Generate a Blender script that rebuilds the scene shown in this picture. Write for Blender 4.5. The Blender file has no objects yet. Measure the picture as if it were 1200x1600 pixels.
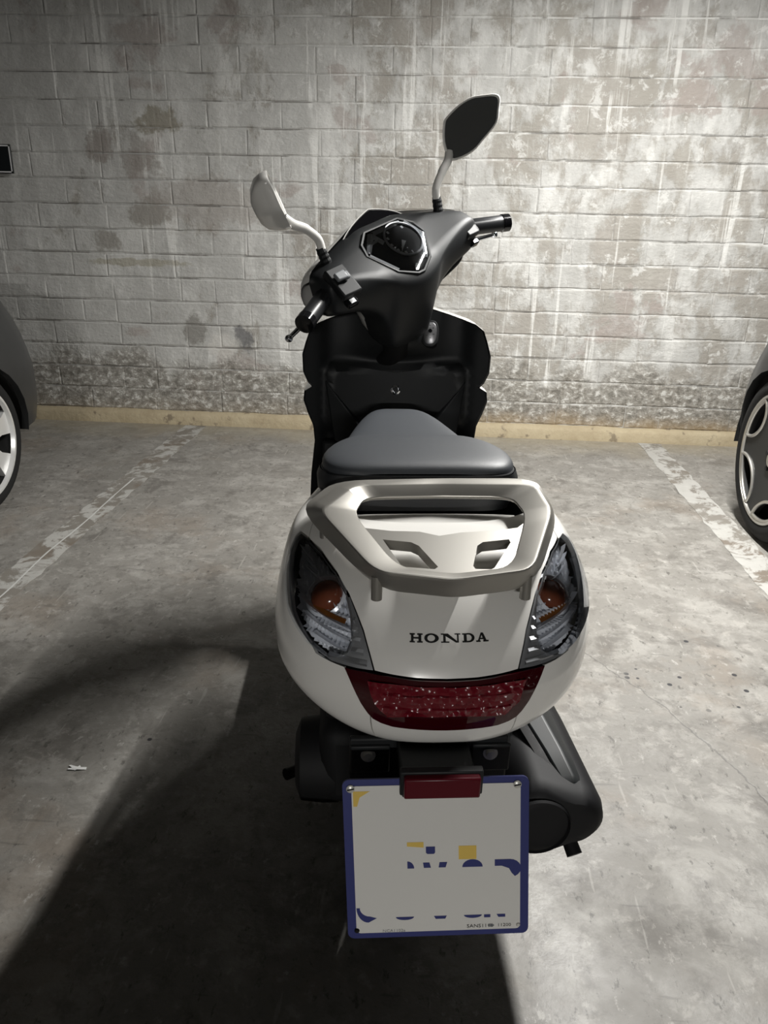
import bpy, bmesh, math, random
from mathutils import Vector, Matrix, geometry, noise
random.seed(7)
SC = bpy.context.scene
COL = SC.collection
PI = math.pi

# ------------------------------------------------------------------ camera, world, lights, exposure
CAM_H = 1.20
cam_d = bpy.data.cameras.new('camera')
cam = bpy.data.objects.new('camera', cam_d); COL.objects.link(cam)
PITCH, YAW, ROLL = math.atan(469 / 1200), math.radians(3.7745), 0.022
_fh = Vector((-math.sin(YAW), math.cos(YAW), 0)); _rt = Vector((math.cos(YAW), math.sin(YAW), 0)); _up = Vector((0, 0, 1))
_f = _fh * math.cos(PITCH) - _up * math.sin(PITCH); _u = _up * math.cos(PITCH) + _fh * math.sin(PITCH)
_r2 = _rt * math.cos(ROLL) + _u * math.sin(ROLL); _u2 = _u * math.cos(ROLL) - _rt * math.sin(ROLL)
cam.matrix_world = Matrix(((_r2.x, _u2.x, -_f.x, 0), (_r2.y, _u2.y, -_f.y, 0), (_r2.z, _u2.z, -_f.z, CAM_H), (0, 0, 0, 1)))
cam_d.sensor_fit = 'VERTICAL'; cam_d.sensor_height = 36; cam_d.sensor_width = 27; cam_d.lens = 27
cam_d.clip_start = 0.02
SC.camera = cam

SC.view_settings.view_transform = 'Standard'; SC.view_settings.look = 'None'
SC.view_settings.gamma = 1; SC.view_settings.use_curve_mapping = False
SC.view_settings.exposure = 0.25

w = bpy.data.worlds.new('garage_air'); SC.world = w; w.use_nodes = True
w.node_tree.nodes['Background'].inputs[0].default_value = (0.86, 0.93, 1.0, 1)
w.node_tree.nodes['Background'].inputs[1].default_value = 0.02

CEIL = 2.50
LAMPS = [  # x, y, length, turn, power, label
    (0.90, 2.50, 1.25, 0.0, 125.0, 'white fluorescent batten on the ceiling over the right parking line'),
    (0.8, -8.0, 1.25, PI / 2, 900.0, 'white fluorescent batten on the ceiling far behind the scooter'),
]

# ------------------------------------------------------------------ helpers
def mat(name, col, rough=0.5, metal=0.0, coat=0.0, spec=0.5, emit=0.0):
    m = bpy.data.materials.new(name); m.use_nodes = True
    b = m.node_tree.nodes['Principled BSDF']
    b.inputs['Base Color'].default_value = (*col, 1); b.inputs['Roughness'].default_value = rough
    b.inputs['Metallic'].default_value = metal; b.inputs['Coat Weight'].default_value = coat
    b.inputs['Specular IOR Level'].default_value = spec
    if emit:
        b.inputs['Emission Color'].default_value = (*col, 1); b.inputs['Emission Strength'].default_value = emit
    return m

class NT:
    """small helper around a material's node tree"""
    def __init__(s, m): s.t = m.node_tree; s.b = s.t.nodes['Principled BSDF']
    def n(s, typ, **kw):
        x = s.t.nodes.new(typ)
        for k, v in kw.items():
            if k.startswith('_'): setattr(x, k[1:], v)
            else: x.inputs[k.replace('__', ' ')].default_value = v
        return x
    def l(s, a, b): s.t.links.new(a, b)
    def math(s, op, a, b=None, c=None, clamp=False):
        x = s.t.nodes.new('ShaderNodeMath'); x.operation = op; x.use_clamp = clamp
        for i, v in enumerate((a, b, c)):
            if v is None: continue
            if isinstance(v, (int, float)): x.inputs[i].default_value = v
            else: s.l(v, x.inputs[i])
        return x.outputs[0]
    def ramp(s, v, lo, hi, a=0.0, b=1.0):
        x = s.t.nodes.new('ShaderNodeMapRange'); x.interpolation_type = 'SMOOTHSTEP'
        s.l(v, x.inputs[0])
        for i, q in enumerate((lo, hi, a, b)): x.inputs[i + 1].default_value = q
        return x.outputs[0]
    def mix(s, f, a, b):
        x = s.t.nodes.new('ShaderNodeMix'); x.data_type = 'RGBA'
        if isinstance(f, (int, float)): x.inputs[0].default_value = f
        else: s.l(f, x.inputs[0])
        for i, v in ((6, a), (7, b)):
            if isinstance(v, tuple): x.inputs[i].default_value = (*v, 1)
            else: s.l(v, x.inputs[i])
        return x.outputs[2]
    def pos(s, scale=(1, 1, 1), loc=(0, 0, 0)):
        g = s.n('ShaderNodeNewGeometry'); mp = s.n('ShaderNodeMapping')
        mp.inputs['Scale'].default_value = scale; mp.inputs['Location'].default_value = loc
        s.l(g.outputs['Position'], mp.inputs['Vector']); return mp.outputs[0]
    def noise(s, vec, scale, detail=5, rough=0.6, dist=0.0):
        x = s.n('ShaderNodeTexNoise', Scale=scale, Detail=detail, Roughness=rough, Distortion=dist)
        s.l(vec, x.inputs['Vector']); return x.outputs[0]
    def bump(s, h, strength, dist=0.01):
        x = s.n('ShaderNodeBump', Strength=strength, Distance=dist); s.l(h, x.inputs['Height'])
        s.l(x.outputs[0], s.b.inputs['Normal'])

def put(o, parent=None):
    COL.objects.link(o)
    if parent is not None: o.parent = parent
    return o

def mk(name, V, Fc, m, parent=None, angle=38, smooth=True, bevel=0, sub=0, recalc=False, seg=2):
    me = bpy.data.meshes.new(name); me.from_pydata([tuple(v) for v in V], [], [tuple(f) for f in Fc])
    if recalc:
        bm = bmesh.new(); bm.from_mesh(me); bmesh.ops.remove_doubles(bm, verts=bm.verts, dist=1e-6)
        bmesh.ops.recalc_face_normals(bm, faces=bm.faces); bm.to_mesh(me); bm.free()
    if smooth:
        for p in me.polygons: p.use_smooth = True
        if angle: me.set_sharp_from_angle(angle=math.radians(angle))
    me.materials.append(m)
    o = put(bpy.data.objects.new(name, me), parent)
    if bevel:
        b = o.modifiers.new('bevel', 'BEVEL'); b.width = bevel; b.segments = seg; b.limit_method = 'ANGLE'; b.angle_limit = math.radians(30); b.harden_normals = False
    if sub:
        b = o.modifiers.new('subdivision', 'SUBSURF'); b.levels = sub; b.render_levels = sub
    return o

def tag(o, label=None, cat=None, group=None, kind=None):
    for k, v in (('label', label), ('category', cat), ('group', group), ('kind', kind)):
        if v: o[k] = v
    return o

def empty(name, loc=(0, 0, 0), rz=0, parent=None):
    o = bpy.data.objects.new(name, None); o.empty_display_size = 0.1
    o.location = loc; o.rotation_euler = (0, 0, rz); return put(o, parent)

class G:
    """geometry gatherer: collects shapes into one mesh"""
    def __init__(s): s.V = []; s.F = []
    def add(s, V, F):
        k = len(s.V); s.V += [Vector(v) for v in V]; s.F += [tuple(i + k for i in f) for f in F]; return s
    def box(s, c, d, rot=None, taper=1.0):
        h = Vector(d) / 2; P = []
        for z in (-1, 1):
            t = taper if z > 0 else 1
            for x, y in ((-1, -1), (1, -1), (1, 1), (-1, 1)):
                p = Vector((x * h.x * t, y * h.y * t, z * h.z))
                if rot is not None: p = rot @ p
                P.append(p + Vector(c))
        return s.add(P, [(3, 2, 1, 0), (4, 5, 6, 7), (0, 1, 5, 4), (1, 2, 6, 5), (2, 3, 7, 6), (3, 0, 4, 7)])
    def loft(s, rings, closed=True, caps=True):
        n = len(rings[0]); V = [p for r in rings for p in r]; F = []
        for i in range(len(rings) - 1):
            for j in range(n if closed else n - 1):
                k = (j + 1) % n; F.append((i * n + j, i * n + k, (i + 1) * n + k, (i + 1) * n + j))
        if caps and closed:
            F.append(tuple(range(n - 1, -1, -1))); F.append(tuple((len(rings) - 1) * n + j for j in range(n)))
        return s.add(V, F)
    def tube(s, P, R, n=12, caps=True):
        P = [Vector(p) for p in P]
        if isinstance(R, (int, float)): R = [R] * len(P)
        rings = []; prev = None
        for i, p in enumerate(P):
            t = (P[min(i + 1, len(P) - 1)] - P[max(i - 1, 0)]).normalized()
            if prev is None: a = t.orthogonal().normalized()
            else: a = (prev - t * prev.dot(t)).normalized()
            prev = a; b = t.cross(a)
            rings.append([p + (a * math.cos(2 * PI * k / n) + b * math.sin(2 * PI * k / n)) * R[i] for k in range(n)])
        return s.loft(rings, True, caps)
    def lathe(s, prof, axis_o, axis, n=32, closed=False):
        """prof: (radius, along)"""
        axis = Vector(axis).normalized(); a = axis.orthogonal().normalized(); b = axis.cross(a); o = Vector(axis_o)
        rings = [[o + axis * h + (a * math.cos(2 * PI * k / n) + b * math.sin(2 * PI * k / n)) * r for k in range(n)] for r, h in prof]
        if closed: rings.append(rings[0])
        return s.loft(rings, True, False)
    def mk(s, name, m, parent=None, **k):
        T = k.pop('T', None); V = [T(v) for v in s.V] if T else s.V
        return mk(name, V, s.F, m, parent, **k)

def spline(P, n=8, closed=False):
    """Catmull-Rom through points"""
    P = [Vector(p) for p in P]; out = []; N = len(P)
    rng = N if closed else N - 1
    for i in range(rng):
        if closed: a, b, c, d = P[(i - 1) % N], P[i], P[(i + 1) % N], P[(i + 2) % N]
        else: a, b, c, d = P[max(i - 1, 0)], P[i], P[i + 1], P[min(i + 2, N - 1)]
        for k in range(n):
            t = k / n
            out.append(0.5 * ((2 * b) + (c - a) * t + (2 * a - 5 * b + 4 * c - d) * t * t + (3 * b - a - 3 * c + d) * t ** 3))
    if not closed: out.append(P[-1])
    return out

def inside(p, poly):
    x, y = p; c = False; n = len(poly)
    for i in range(n):
        x1, y1 = poly[i]; x2, y2 = poly[i - 1]
        if (y1 > y) != (y2 > y) and x < (x2 - x1) * (y - y1) / (y2 - y1) + x1: c = not c
    return c

def densify(poly, step):
    out = []
    for i in range(len(poly)):
        a, b = Vector(poly[i]), Vector(poly[(i + 1) % len(poly)])
        k = max(1, int((b - a).length / step + .5))
        out += [tuple(a.lerp(b, j / k)) for j in range(k)]
    return out

def cdt(poly, step, holes=()):
    """triangulate a 2-D polygon with inner grid points; returns points, triangles, boundary loops"""
    loops = [densify(poly, step)] + [densify(h, step) for h in holes]
    V = []; L = []
    for lp in loops:
        L.append(list(range(len(V), len(V) + len(lp)))); V += lp
    xs = [p[0] for p in poly]; ys = [p[1] for p in poly]
    def near(p):
        return min((p[0] - q[0]) ** 2 + (p[1] - q[1]) ** 2 for q in V[:sum(len(x) for x in loops)]) < (step * .45) ** 2
    nb = len(V); grid = []
    y = min(ys) + step * .5; row = 0
    while y < max(ys):
        x = min(xs) + step * (.5 if row % 2 else .99)
        while x < max(xs):
            if inside((x, y), loops[0]) and not any(inside((x, y), h) for h in loops[1:]) and not near((x, y)): grid.append((x, y))
            x += step
        y += step * .87; row += 1
    E = [(l[i], l[(i + 1) % len(l)]) for l in L for i in range(len(l))]
    r = geometry.delaunay_2d_cdt([Vector(p) for p in V + grid], E, [], 0, 1e-7)
    P = [tuple(p) for p in r[0]]; T = []
    for f in r[2]:
        c = (sum(P[i][0] for i in f) / len(f), sum(P[i][1] for i in f) / len(f))
        if inside(c, loops[0]) and not any(inside(c, h) for h in loops[1:]): T.append(tuple(f))
    return P, T, L, r[3] if len(r) > 3 else None

def sheet(name, poly, step, fn, thick, m, parent=None, holes=(), off=0.0, out=None, angle=40, warp=None, ret=False):
    """polygon in parameter space mapped by fn -> (point, outward normal): a skin with rim walls"""
    P, T, L, orig = cdt(poly, step, holes)
    V = []; N = []
    for p in P:
        q, nn = fn(*p); e = off + (warp(*p) if warp else 0)
        V.append(q + nn * e); N.append(nn)
    F = []
    for t in T:
        c = (V[t[1]] - V[t[0]]).cross(V[t[2]] - V[t[0]])
        F.append(t if c.dot(N[t[0]]) > 0 else tuple(reversed(t)))
    g = G(); g.add(V, F)
    if thick:
        pts = {(round(p[0], 6), round(p[1], 6)): i for i, p in enumerate(P)}
        loops = [densify(poly, step)] + [densify(h, step) for h in holes]
        for lp in loops:
            idx = [pts.get((round(p[0], 6), round(p[1], 6))) for p in lp]
            if None in idx: idx = [i if i is not None else min(range(len(P)), key=lambda k: (P[k][0] - lp[j][0]) ** 2 + (P[k][1] - lp[j][1]) ** 2) for j, i in enumerate(idx)]
            A = [V[i].copy() for i in idx]; B = [V[i] - N[i] * thick for i in idx]; n = len(A)
            ctr = sum(A, Vector()) / n
            W = A + B; q = [(j, (j + 1) % n, n + (j + 1) % n, n + j) for j in range(n)]
            g.add(W, q)
    return g.mk(name, m, parent, angle=angle)

# ------------------------------------------------------------------ materials
M_white = mat('pearl_white_paint', (.80, .785, .75), .22, 0, .6)
M_blackp = mat('matt_black_plastic', (.011, .012, .013), .5, spec=.32)
t = NT(M_blackp); t.bump(t.noise(t.pos(), 900, 2), .12, .001)
M_black2 = mat('black_under_plastic', (.006, .006, .0065), .65, spec=.25)
M_gloss = mat('gloss_black', (.006, .006, .007), .12)
M_vinyl = mat('seat_vinyl', (.036, .040, .046), .5)
t = NT(M_vinyl); t.bump(t.noise(t.pos(), 700, 3), .25, .001)
M_vinyl2 = mat('seat_skirt_vinyl', (.010, .011, .013), .55)
M_silver = mat('silver_rail_paint', (.40, .385, .355), .36, .8, .15)
M_trim = mat('silver_trim', (.36, .37, .39), .3, .7)
M_chrome = mat('chrome', (.82, .84, .88), .08, 1)
M_refl = mat('lamp_reflector', (.86, .88, .92), .25, .18)
M_shroud = mat('dial_shroud_silver', (.86, .88, .90), .25, .1)
M_reflex = mat('dark_red_reflex', (.085, .004, .010), .3, spec=.25)
M_steel = mat('zinc_steel', (.62, .61, .57), .35, .35)
M_red = mat('tail_light_red', (.035, .001, .003), .08, 0, .8)
M_redin = mat('tail_light_glow_red', (.15, .002, .010), .25, 0, 1.0)
t = NT(M_redin)
v = t.n('ShaderNodeTexVoronoi', Scale=90); t.l(t.pos((1, 1, 1)), v.inputs['Vector']); t.bump(v.outputs['Distance'], .8, .01)
M_amber = mat('amber_bulb', (.20, .055, .025), .15, 0, .5)
M_amber2 = mat('amber_reflector', (.35, .13, .03), .2, .4)
M_rubber = mat('tyre_rubber', (.012, .012, .012), .8, spec=.25)
t = NT(M_rubber); t.bump(t.noise(t.pos(), 120, 3), .2, .004)
M_grip = mat('grip_rubber', (.017, .018, .02), .36)
M_mirror = mat('mirror_glass', (.11, .112, .11), .05, 0.3, 1.0)
M_dial = mat('dial_black', (.02, .022, .028), .3)
M_mark = mat('dial_print', (.9, .92, .93), .4)
M_plate = mat('plate_silver_white', (.70, .69, .66), .42, .05)
M_blue = mat('plate_blue', (.022, .030, .155), .45)
M_yellow = mat('plate_yellow', (.72, .50, .10), .5)
M_guard = mat('muffler_guard', (.018, .020, .021), .48)
M_muff = mat('muffler_black', (.007, .007, .008), .6, spec=.25)
M_alloy = mat('grey_alloy', (.30, .30, .31), .35, .9)
M_button = mat('grey_button', (.20, .21, .22), .35)
M_black_print = mat('black_print', (.008, .008, .008), .35)

M_glass = bpy.data.materials.new('clear_lens'); M_glass.use_nodes = True
_t = M_glass.node_tree; _t.nodes.remove(_t.nodes['Principled BSDF'])
_o = _t.nodes['Material Output']; _mx = _t.nodes.new('ShaderNodeMixShader'); _tr = _t.nodes.new('ShaderNodeBsdfTransparent')
_tr.inputs[0].default_value = (.95, .96, .98, 1)
_gl = _t.nodes.new('ShaderNodeBsdfGlossy'); _gl.inputs['Roughness'].default_value = .04
_fr = _t.nodes.new('ShaderNodeFresnel'); _fr.inputs[0].default_value = 1.55
_t.links.new(_fr.outputs[0], _mx.inputs[0]); _t.links.new(_tr.outputs[0], _mx.inputs[1]); _t.links.new(_gl.outputs[0], _mx.inputs[2]); _t.links.new(_mx.outputs[0], _o.inputs[0])

# painted brick: off-white paint worn away in brown patches, white runs, crusty foot
def brick_material(name, mortar=False):
    m = mat(name, (.5, .5, .48), .72); t = NT(m)
    P = t.pos(); g = t.n('ShaderNodeNewGeometry'); xyz = t.n('ShaderNodeSeparateXYZ'); t.l(g.outputs['Position'], xyz.inputs[0])
    X, Z = xyz.outputs[0], xyz.outputs[2]
    oi = t.n('ShaderNodeObjectInfo')
    right = t.ramp(X, -1.65, -.2)                                   # the left end kept more of its paint
    base = t.mix(t.noise(P, 2.0, 5), (.41, .405, .39), (.53, .525, .50))
    base = t.mix(t.ramp(t.noise(t.pos((1, 1, .45), (4, 0, 2)), 7, 7, .65), .42, .68), base, (.63, .625, .60))
    base = t.mix(t.math('MULTIPLY', t.ramp(t.noise(t.pos((9, 1, .8), (6, 0, 2)), 1.0, 6, .65), .50, .72), .5), base, (.37, .36, .335))
    # brown-olive worn patches
    w1 = t.noise(t.pos((1.25, 1, .85), (3.1, 0, 1.7)), 4.0, 10, .70, .2)
    w1 = t.math('ADD', w1, t.math('MULTIPLY', t.math('SUBTRACT', oi.outputs['Random'], .5), .05))
    w1 = t.math('ADD', w1, t.math('MULTIPLY', right, .125))
    patch = t.ramp(w1, .575, .70)
    brown = t.mix(t.noise(t.pos((1, 1, 1), (9, 0, 4)), 1.8, 3), (.215, .195, .145), (.31, .275, .245))
    c = t.mix(t.math('MULTIPLY', patch, .66), base, brown)
    # pinkish stripped patches
    w2 = t.ramp(t.noise(t.pos((1, 1, 1), (17, 0, 9)), 2.6, 8, .62, .3), .59, .64)
    c = t.mix(t.math('MULTIPLY', w2, .60), c, (.345, .295, .27))
    # pale flaked spots over everything
    c = t.mix(t.math('MULTIPLY', t.ramp(t.noise(t.pos((1, 1, 1), (41, 0, 3)), 13, 8, .72, .4), .55, .64), t.ramp(right, 0, 1, .3, .75)), c, (.66, .655, .63))
    # vertical white runs
    rn = t.noise(t.pos((19, 1, .75), (2, 0, 5)), 1.0, 5, .62, .15)
    run = t.math('MULTIPLY', t.ramp(rn, .575, .635), t.ramp(t.noise(t.pos((1, 1, 1), (31, 0, 3)), 1.7, 4), .42, .56))
    c = t.mix(t.math('MULTIPLY', run, .75), c, (.76, .755, .725))
    # single stains seen on the left half
    for (sx, sz, rx, rz, col, k) in ((-1.83, 1.49, .075, .10, (.23, .195, .17), .8), (-1.63, 1.44, .10, .10, (.27, .245, .22), .75),
            (-1.52, 1.62, .11, .06, (.24, .215, .16), .9), (-1.60, 1.17, .12, .08, (.24, .22, .19), .85), (-1.26, 1.22, .33, .15, (.33, .295, .265), .6),
            (-1.86, 1.01, .08, .07, (.24, .22, .19), .8), (-1.40, .545, .07, .10, (.20, .19, .17), .9), (-1.11, .51, .06, .07, (.12, .12, .125), .95), (-1.22, .46, .10, .07, (.62, .60, .56), .7),
            (-1.40, .17, .07, .15, (.50, .44, .39), .75), (-1.72, .91, .30, .02, (.30, .27, .19), .7)):
        dx = t.math('DIVIDE', t.math('SUBTRACT', X, sx), rx); dz = t.math('DIVIDE', t.math('SUBTRACT', Z, sz), rz)
        d = t.math('SQRT', t.math('ADD', t.math('MULTIPLY', dx, dx), t.math('MULTIPLY', dz, dz)))
        d = t.math('ADD', d, t.math('MULTIPLY', t.math('SUBTRACT', t.noise(P, 12, 7, .68), .5), 2.6))
        c = t.mix(t.math('MULTIPLY', t.ramp(d, .70, 1.15, 1, 0), k * .85), c, col)
    # crusty foot of the wall
    lim = t.math('ADD', Z, t.math('MULTIPLY', t.math('SUBTRACT', t.noise(P, 3.0, 6, .65), .5), -.75))
    foot = t.ramp(lim, .30, .46, 1, 0)
    crust = t.noise(t.pos((1, 1, 1.3), (5, 0, 8)), 24, 8, .74, .25)
    cc = t.mix(t.ramp(crust, .42, .50), (.145, .132, .108), (.30, .28, .245)); cc = t.mix(t.ramp(crust, .535, .60), cc, (.66, .65, .615))
    c = t.mix(t.math('MULTIPLY', foot, .85), c, cc)
    # rusty damp line just over the ledge
    low = t.math('ADD', Z, t.math('MULTIPLY', t.math('SUBTRACT', t.noise(P, 5, 4), .5), -.16))
    c = t.mix(t.math('MULTIPLY', t.ramp(low, .06, .17, 1, 0), t.ramp(X, -.6, .6, .15, .6)), c, (.36, .25, .12))
    if mortar:
        c = t.mix(t.ramp(t.noise(P, 6, 4), .40, .60), c, t.mix(right, (.40, .395, .38), (.68, .675, .65)))
        c = t.mix(t.math('MULTIPLY', t.ramp(t.noise(t.pos((1, 1, 1), (7, 0, 3)), 3, 5), .50, .58), .75), c, (.14, .13, .115))
    else:
        c = t.mix(t.math('MULTIPLY', oi.outputs['Random'], .06), c, (.40, .385, .36))
    t.l(c, t.b.inputs['Base Color'])
    h = t.math('ADD', t.math('MULTIPLY', t.noise(P, 60, 6, .65), .5), t.math('MULTIPLY', patch, -.25))
    h = t.math('ADD', h, t.math('MULTIPLY', t.math('MULTIPLY', crust, foot), 1.6))
    h = t.math('ADD', h, t.math('MULTIPLY', t.noise(t.pos((1, 1, 2), (8, 0, 1)), 11, 5), .9))
    t.bump(h, .55, .014)
    return m
M_brick = brick_material('worn_painted_brick'); M_mortar = brick_material('worn_painted_mortar', True)

# concrete floor
M_floor = mat('stained_concrete', (.3, .29, .27), .55); t = NT(M_floor)
P = t.pos()
c = t.mix(t.noise(P, .9, 7, .62, .4), (.235, .225, .208), (.345, .335, .312))
c = t.mix(t.math('MULTIPLY', t.ramp(t.noise(t.pos((1, 1, 1), (3, 7, 0)), 6, 9, .72, .35), .46, .62), .70), c, (.44, .43, .405))
c = t.mix(t.math('MULTIPLY', t.ramp(t.noise(t.pos((1, 1, 1), (13, 2, 0)), 5, 9, .72, .5), .52, .66), .75), c, (.165, .155, .142))
c = t.mix(t.math('MULTIPLY', t.ramp(t.noise(t.pos((1, 1, 1), (1, 22, 0)), 2.0, 6, .65), .52, .66), .5), c, (.30, .255, .21))
c = t.mix(t.math('MULTIPLY', t.ramp(t.noise(t.pos((1, .5, 1), (8, 5, 0)), 42, 6, .7), .585, .66), .75), c, (.10, .095, .085))
c = t.mix(t.math('MULTIPLY', t.ramp(t.noise(t.pos((1, 1, 1), (51, 9, 0)), 16, 9, .75, .4), .50, .62), .45), c, (.17, .16, .145))
c = t.mix(t.math('MULTIPLY', t.ramp(t.noise(t.pos((1, 1, 1), (61, 19, 0)), 19, 9, .75, .3), .54, .64), .5), c, (.50, .485, .455))
c = t.mix(t.math('MULTIPLY', t.ramp(t.noise(t.pos((1, .6, 1), (28, 5, 0)), 30, 6, .75), .60, .68), .8), c, (.52, .51, .485))
for (rx, ry, sd) in ((60, 5, 1), (7, 45, 4)):
    mp = t.n('ShaderNodeMapping'); mp.inputs['Scale'].default_value = (rx, ry, 1); mp.inputs['Rotation'].default_value = (0, 0, .6 * sd); mp.inputs['Location'].default_value = (sd, 3, 0)
    nd = t.n('ShaderNodeTexNoise', Scale=1.0, Detail=3); gg = t.n('ShaderNodeNewGeometry'); t.l(gg.outputs['Position'], mp.inputs['Vector']); t.l(mp.outputs[0], nd.inputs['Vector'])
    c = t.mix(t.math('MULTIPLY', t.ramp(nd.outputs[0], .67, .72), .45), c, (.50, .49, .46) if sd == 1 else (.13, .125, .115))
g = t.n('ShaderNodeNewGeometry'); xyz = t.n('ShaderNodeSeparateXYZ'); t.l(g.outputs['Position'], xyz.inputs[0])
# ochre dust along the foot of the wall
yy = t.math('ADD', xyz.outputs[1], t.math('MULTIPLY', t.math('SUBTRACT', t.noise(P, 4, 4), .5), .5))
c = t.mix(t.math('MULTIPLY', t.ramp(yy, 3.95, 4.3), .45), c, (.46, .41, .30))
# a hairline crack to the right of the scooter
crk = None; wob = t.math('MULTIPLY', t.math('SUBTRACT', t.noise(P, 14, 5), .5), .045)
for (x0, y0, x1, y1) in ((.43, 2.06, .62, 1.78), (.62, 1.78, .75, 1.50), (.75, 1.50, .80, 1.25)):
    L_ = math.hypot(x1 - x0, y1 - y0); ux, uy = (x1 - x0) / L_, (y1 - y0) / L_
    ax = t.math('SUBTRACT', xyz.outputs[0], x0); ay = t.math('SUBTRACT', xyz.outputs[1], y0)
    al = t.math('ADD', t.math('MULTIPLY', ax, ux), t.math('MULTIPLY', ay, uy)); pe = t.math('ABSOLUTE', t.math('ADD', t.math('SUBTRACT', t.math('MULTIPLY', ay, ux), t.math('MULTIPLY', ax, uy)), wob))
    m1 = t.math('MULTIPLY', t.ramp(pe, .0012, .0035, 1, 0), t.math('MULTIPLY', t.ramp(al, -.005, .005), t.ramp(al, L_ - .005, L_ + .005, 1, 0)))
    crk = m1 if crk is None else t.math('MAXIMUM', crk, m1)
c = t.mix(t.math('MULTIPLY', crk, .6), c, (.13, .125, .12))
# oil drips
v2 = t.n('ShaderNodeTexVoronoi', Scale=26, Randomness=1.0); t.l(P, v2.inputs['Vector'])
for (sx, sy, rx, ry) in ((.74, 1.86, .22, .16), (.80, 2.05, .10, .10), (-.62, 1.42, .12, .10)):
    dx = t.math('DIVIDE', t.math('SUBTRACT', xyz.outputs[0], sx), rx); dy = t.math('DIVIDE', t.math('SUBTRACT', xyz.outputs[1], sy), ry)
    d = t.math('ADD', t.math('MULTIPLY', dx, dx), t.math('MULTIPLY', dy, dy))
    k = t.math('MULTIPLY', t.ramp(d, .5, 1.0, 1, 0), t.ramp(v2.outputs['Distance'], .16, .22, 1, 0))
    sp = t.n('ShaderNodeSeparateColor'); t.l(v2.outputs['Color'], sp.inputs[0])
    k = t.math('MULTIPLY', k, t.ramp(sp.outputs[0], .45, .5))
    c = t.mix(k, c, (.035, .035, .04))
dk = t.n('ShaderNodeMix', _data_type='RGBA', _blend_type='MULTIPLY'); dk.inputs[0].default_value = 1; t.l(c, dk.inputs[6]); dk.inputs[7].default_value = (.72, .71, .695, 1); c = dk.outputs[2]
t.l(c, t.b.inputs['Base Color'])
t.l(t.ramp(t.noise(P, 3, 5), .35, .7, .42, .68), t.b.inputs['Roughness'])
t.bump(t.math('ADD', t.noise(P, 45, 6, .65), t.math('MULTIPLY', crk, -1.2)), .16, .01)

def paint_material(name, seed, keep):
    m = mat(name, (.5, .5, .47), .6); t = NT(m)
    a = t.noise(t.pos((1, 1, 1), (seed, seed, 0)), 9, 7, .7, .5)
    f = t.ramp(a, keep - .05, keep + .05)
    conc = t.mix(t.noise(t.pos(), 2.2, 5), (.16, .145, .12), (.22, .205, .185))
    conc = t.mix(t.math('MULTIPLY', t.ramp(t.noise(t.pos((1, 1, 1), (2, 4, 0)), 3, 4), .5, .6), .5), conc, (.14, .105, .075))
    c = t.mix(f, conc, t.mix(t.noise(t.pos(), 20, 4), (.33, .325, .305), (.44, .43, .405)))
    t.l(c, t.b.inputs['Base Color']); t.bump(f, .3, .003); return m
M_line1 = paint_material('worn_line_paint_left', 2.0, .52); M_line2 = paint_material('worn_line_paint_right', 6.0, .475)

M_ledge = mat('ochre_ledge_concrete', (.4, .34, .22), .8); t = NT(M_ledge)
c = t.mix(t.noise(t.pos(), 7, 6, .7), (.27, .21, .125), (.53, .46, .32))
c = t.mix(t.math('MULTIPLY', t.ramp(t.noise(t.pos((1, 1, 1), (3, 3, 3)), 14, 5), .58, .68), .7), c, (.13, .10, .07))
t.l(c, t.b.inputs['Base Color']); t.bump(t.noise(t.pos(), 40, 5), .5, .01)
M_ceil = mat('ceiling_concrete', (.42, .41, .40), .85); t = NT(M_ceil)
t.l(t.mix(t.noise(t.pos(), 2, 5), (.13, .128, .125), (.20, .197, .19)), t.b.inputs['Base Color'])

# ------------------------------------------------------------------ setting
WY = 4.372
def plane(name, x0, x1, y0, y1, z, m, down=False, thick=.08):
    g = G(); g.box(((x0 + x1) / 2, (y0 + y1) / 2, z + (thick / 2 if down else -thick / 2)), (x1 - x0, y1 - y0, thick))
    return tag(g.mk(name, m, smooth=False), kind='structure')
plane('floor', -7, 7, -10, WY + .25, 0, M_floor)
plane('ceiling', -7, 7, -10, WY + .25, CEIL, M_ceil, True)
wall = G().box((0, WY + .106, CEIL / 2), (14, .21, CEIL)).mk('wall_back', M_mortar, smooth=False)
tag(wall, kind='structure')

# unseen low wall added behind the camera, shades the floor from the far lamp
tag(G().box((0, -3.1, .60), (14, .15, 1.20)).mk('wall_added_shade', M_ceil, smooth=False), kind='structure')
CH, BL, JT = .1260, .388, .0055
def brick_mesh(L, seed):
    """a brick front with worn, wavy edges, origin at lower left of its front"""
    rnd = random.Random(seed); h = CH - JT; d = .022; c = .0042; n = 4 if L > .3 else 2
    def j(a): return rnd.uniform(-a, a)
    loop = [(L * k / n, 0) for k in range(n)] + [(L, 0)] + [(L - L * k / n, h) for k in range(n)] + [(0, h)]
    N = len(loop); B = []; Fm = []; I = []
    for x, z in loop:
        sx = 1 if x < 1e-6 else (-1 if x > L - 1e-6 else 0); sz = 1 if z < 1e-6 else -1
        x2, z2 = x + j(.0012) * (1 if sx else 6), z + j(.0016) - (.0012 if rnd.random() < .15 else 0) * sz * -2
        end = sx and rnd.random() < .8
        B.append((x, d, z)); Fm.append((x2, (c if not end else .0012) + j(.0006), z2)); e = rnd.uniform(.004, .010)
        I.append((x2 + sx * e, j(.0010), z2 + sz * e))
    V = B + Fm + I; F = [tuple(range(2 * N, 3 * N))]
    for k in range(N):
        q = (k + 1) % N; F += [(N + k, N + q, 2 * N + q, 2 * N + k), (k, q, N + q, N + k)]
    me = bpy.data.meshes.new('brick'); me.from_pydata(V, [], F); me.materials.append(M_brick); return me
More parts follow.
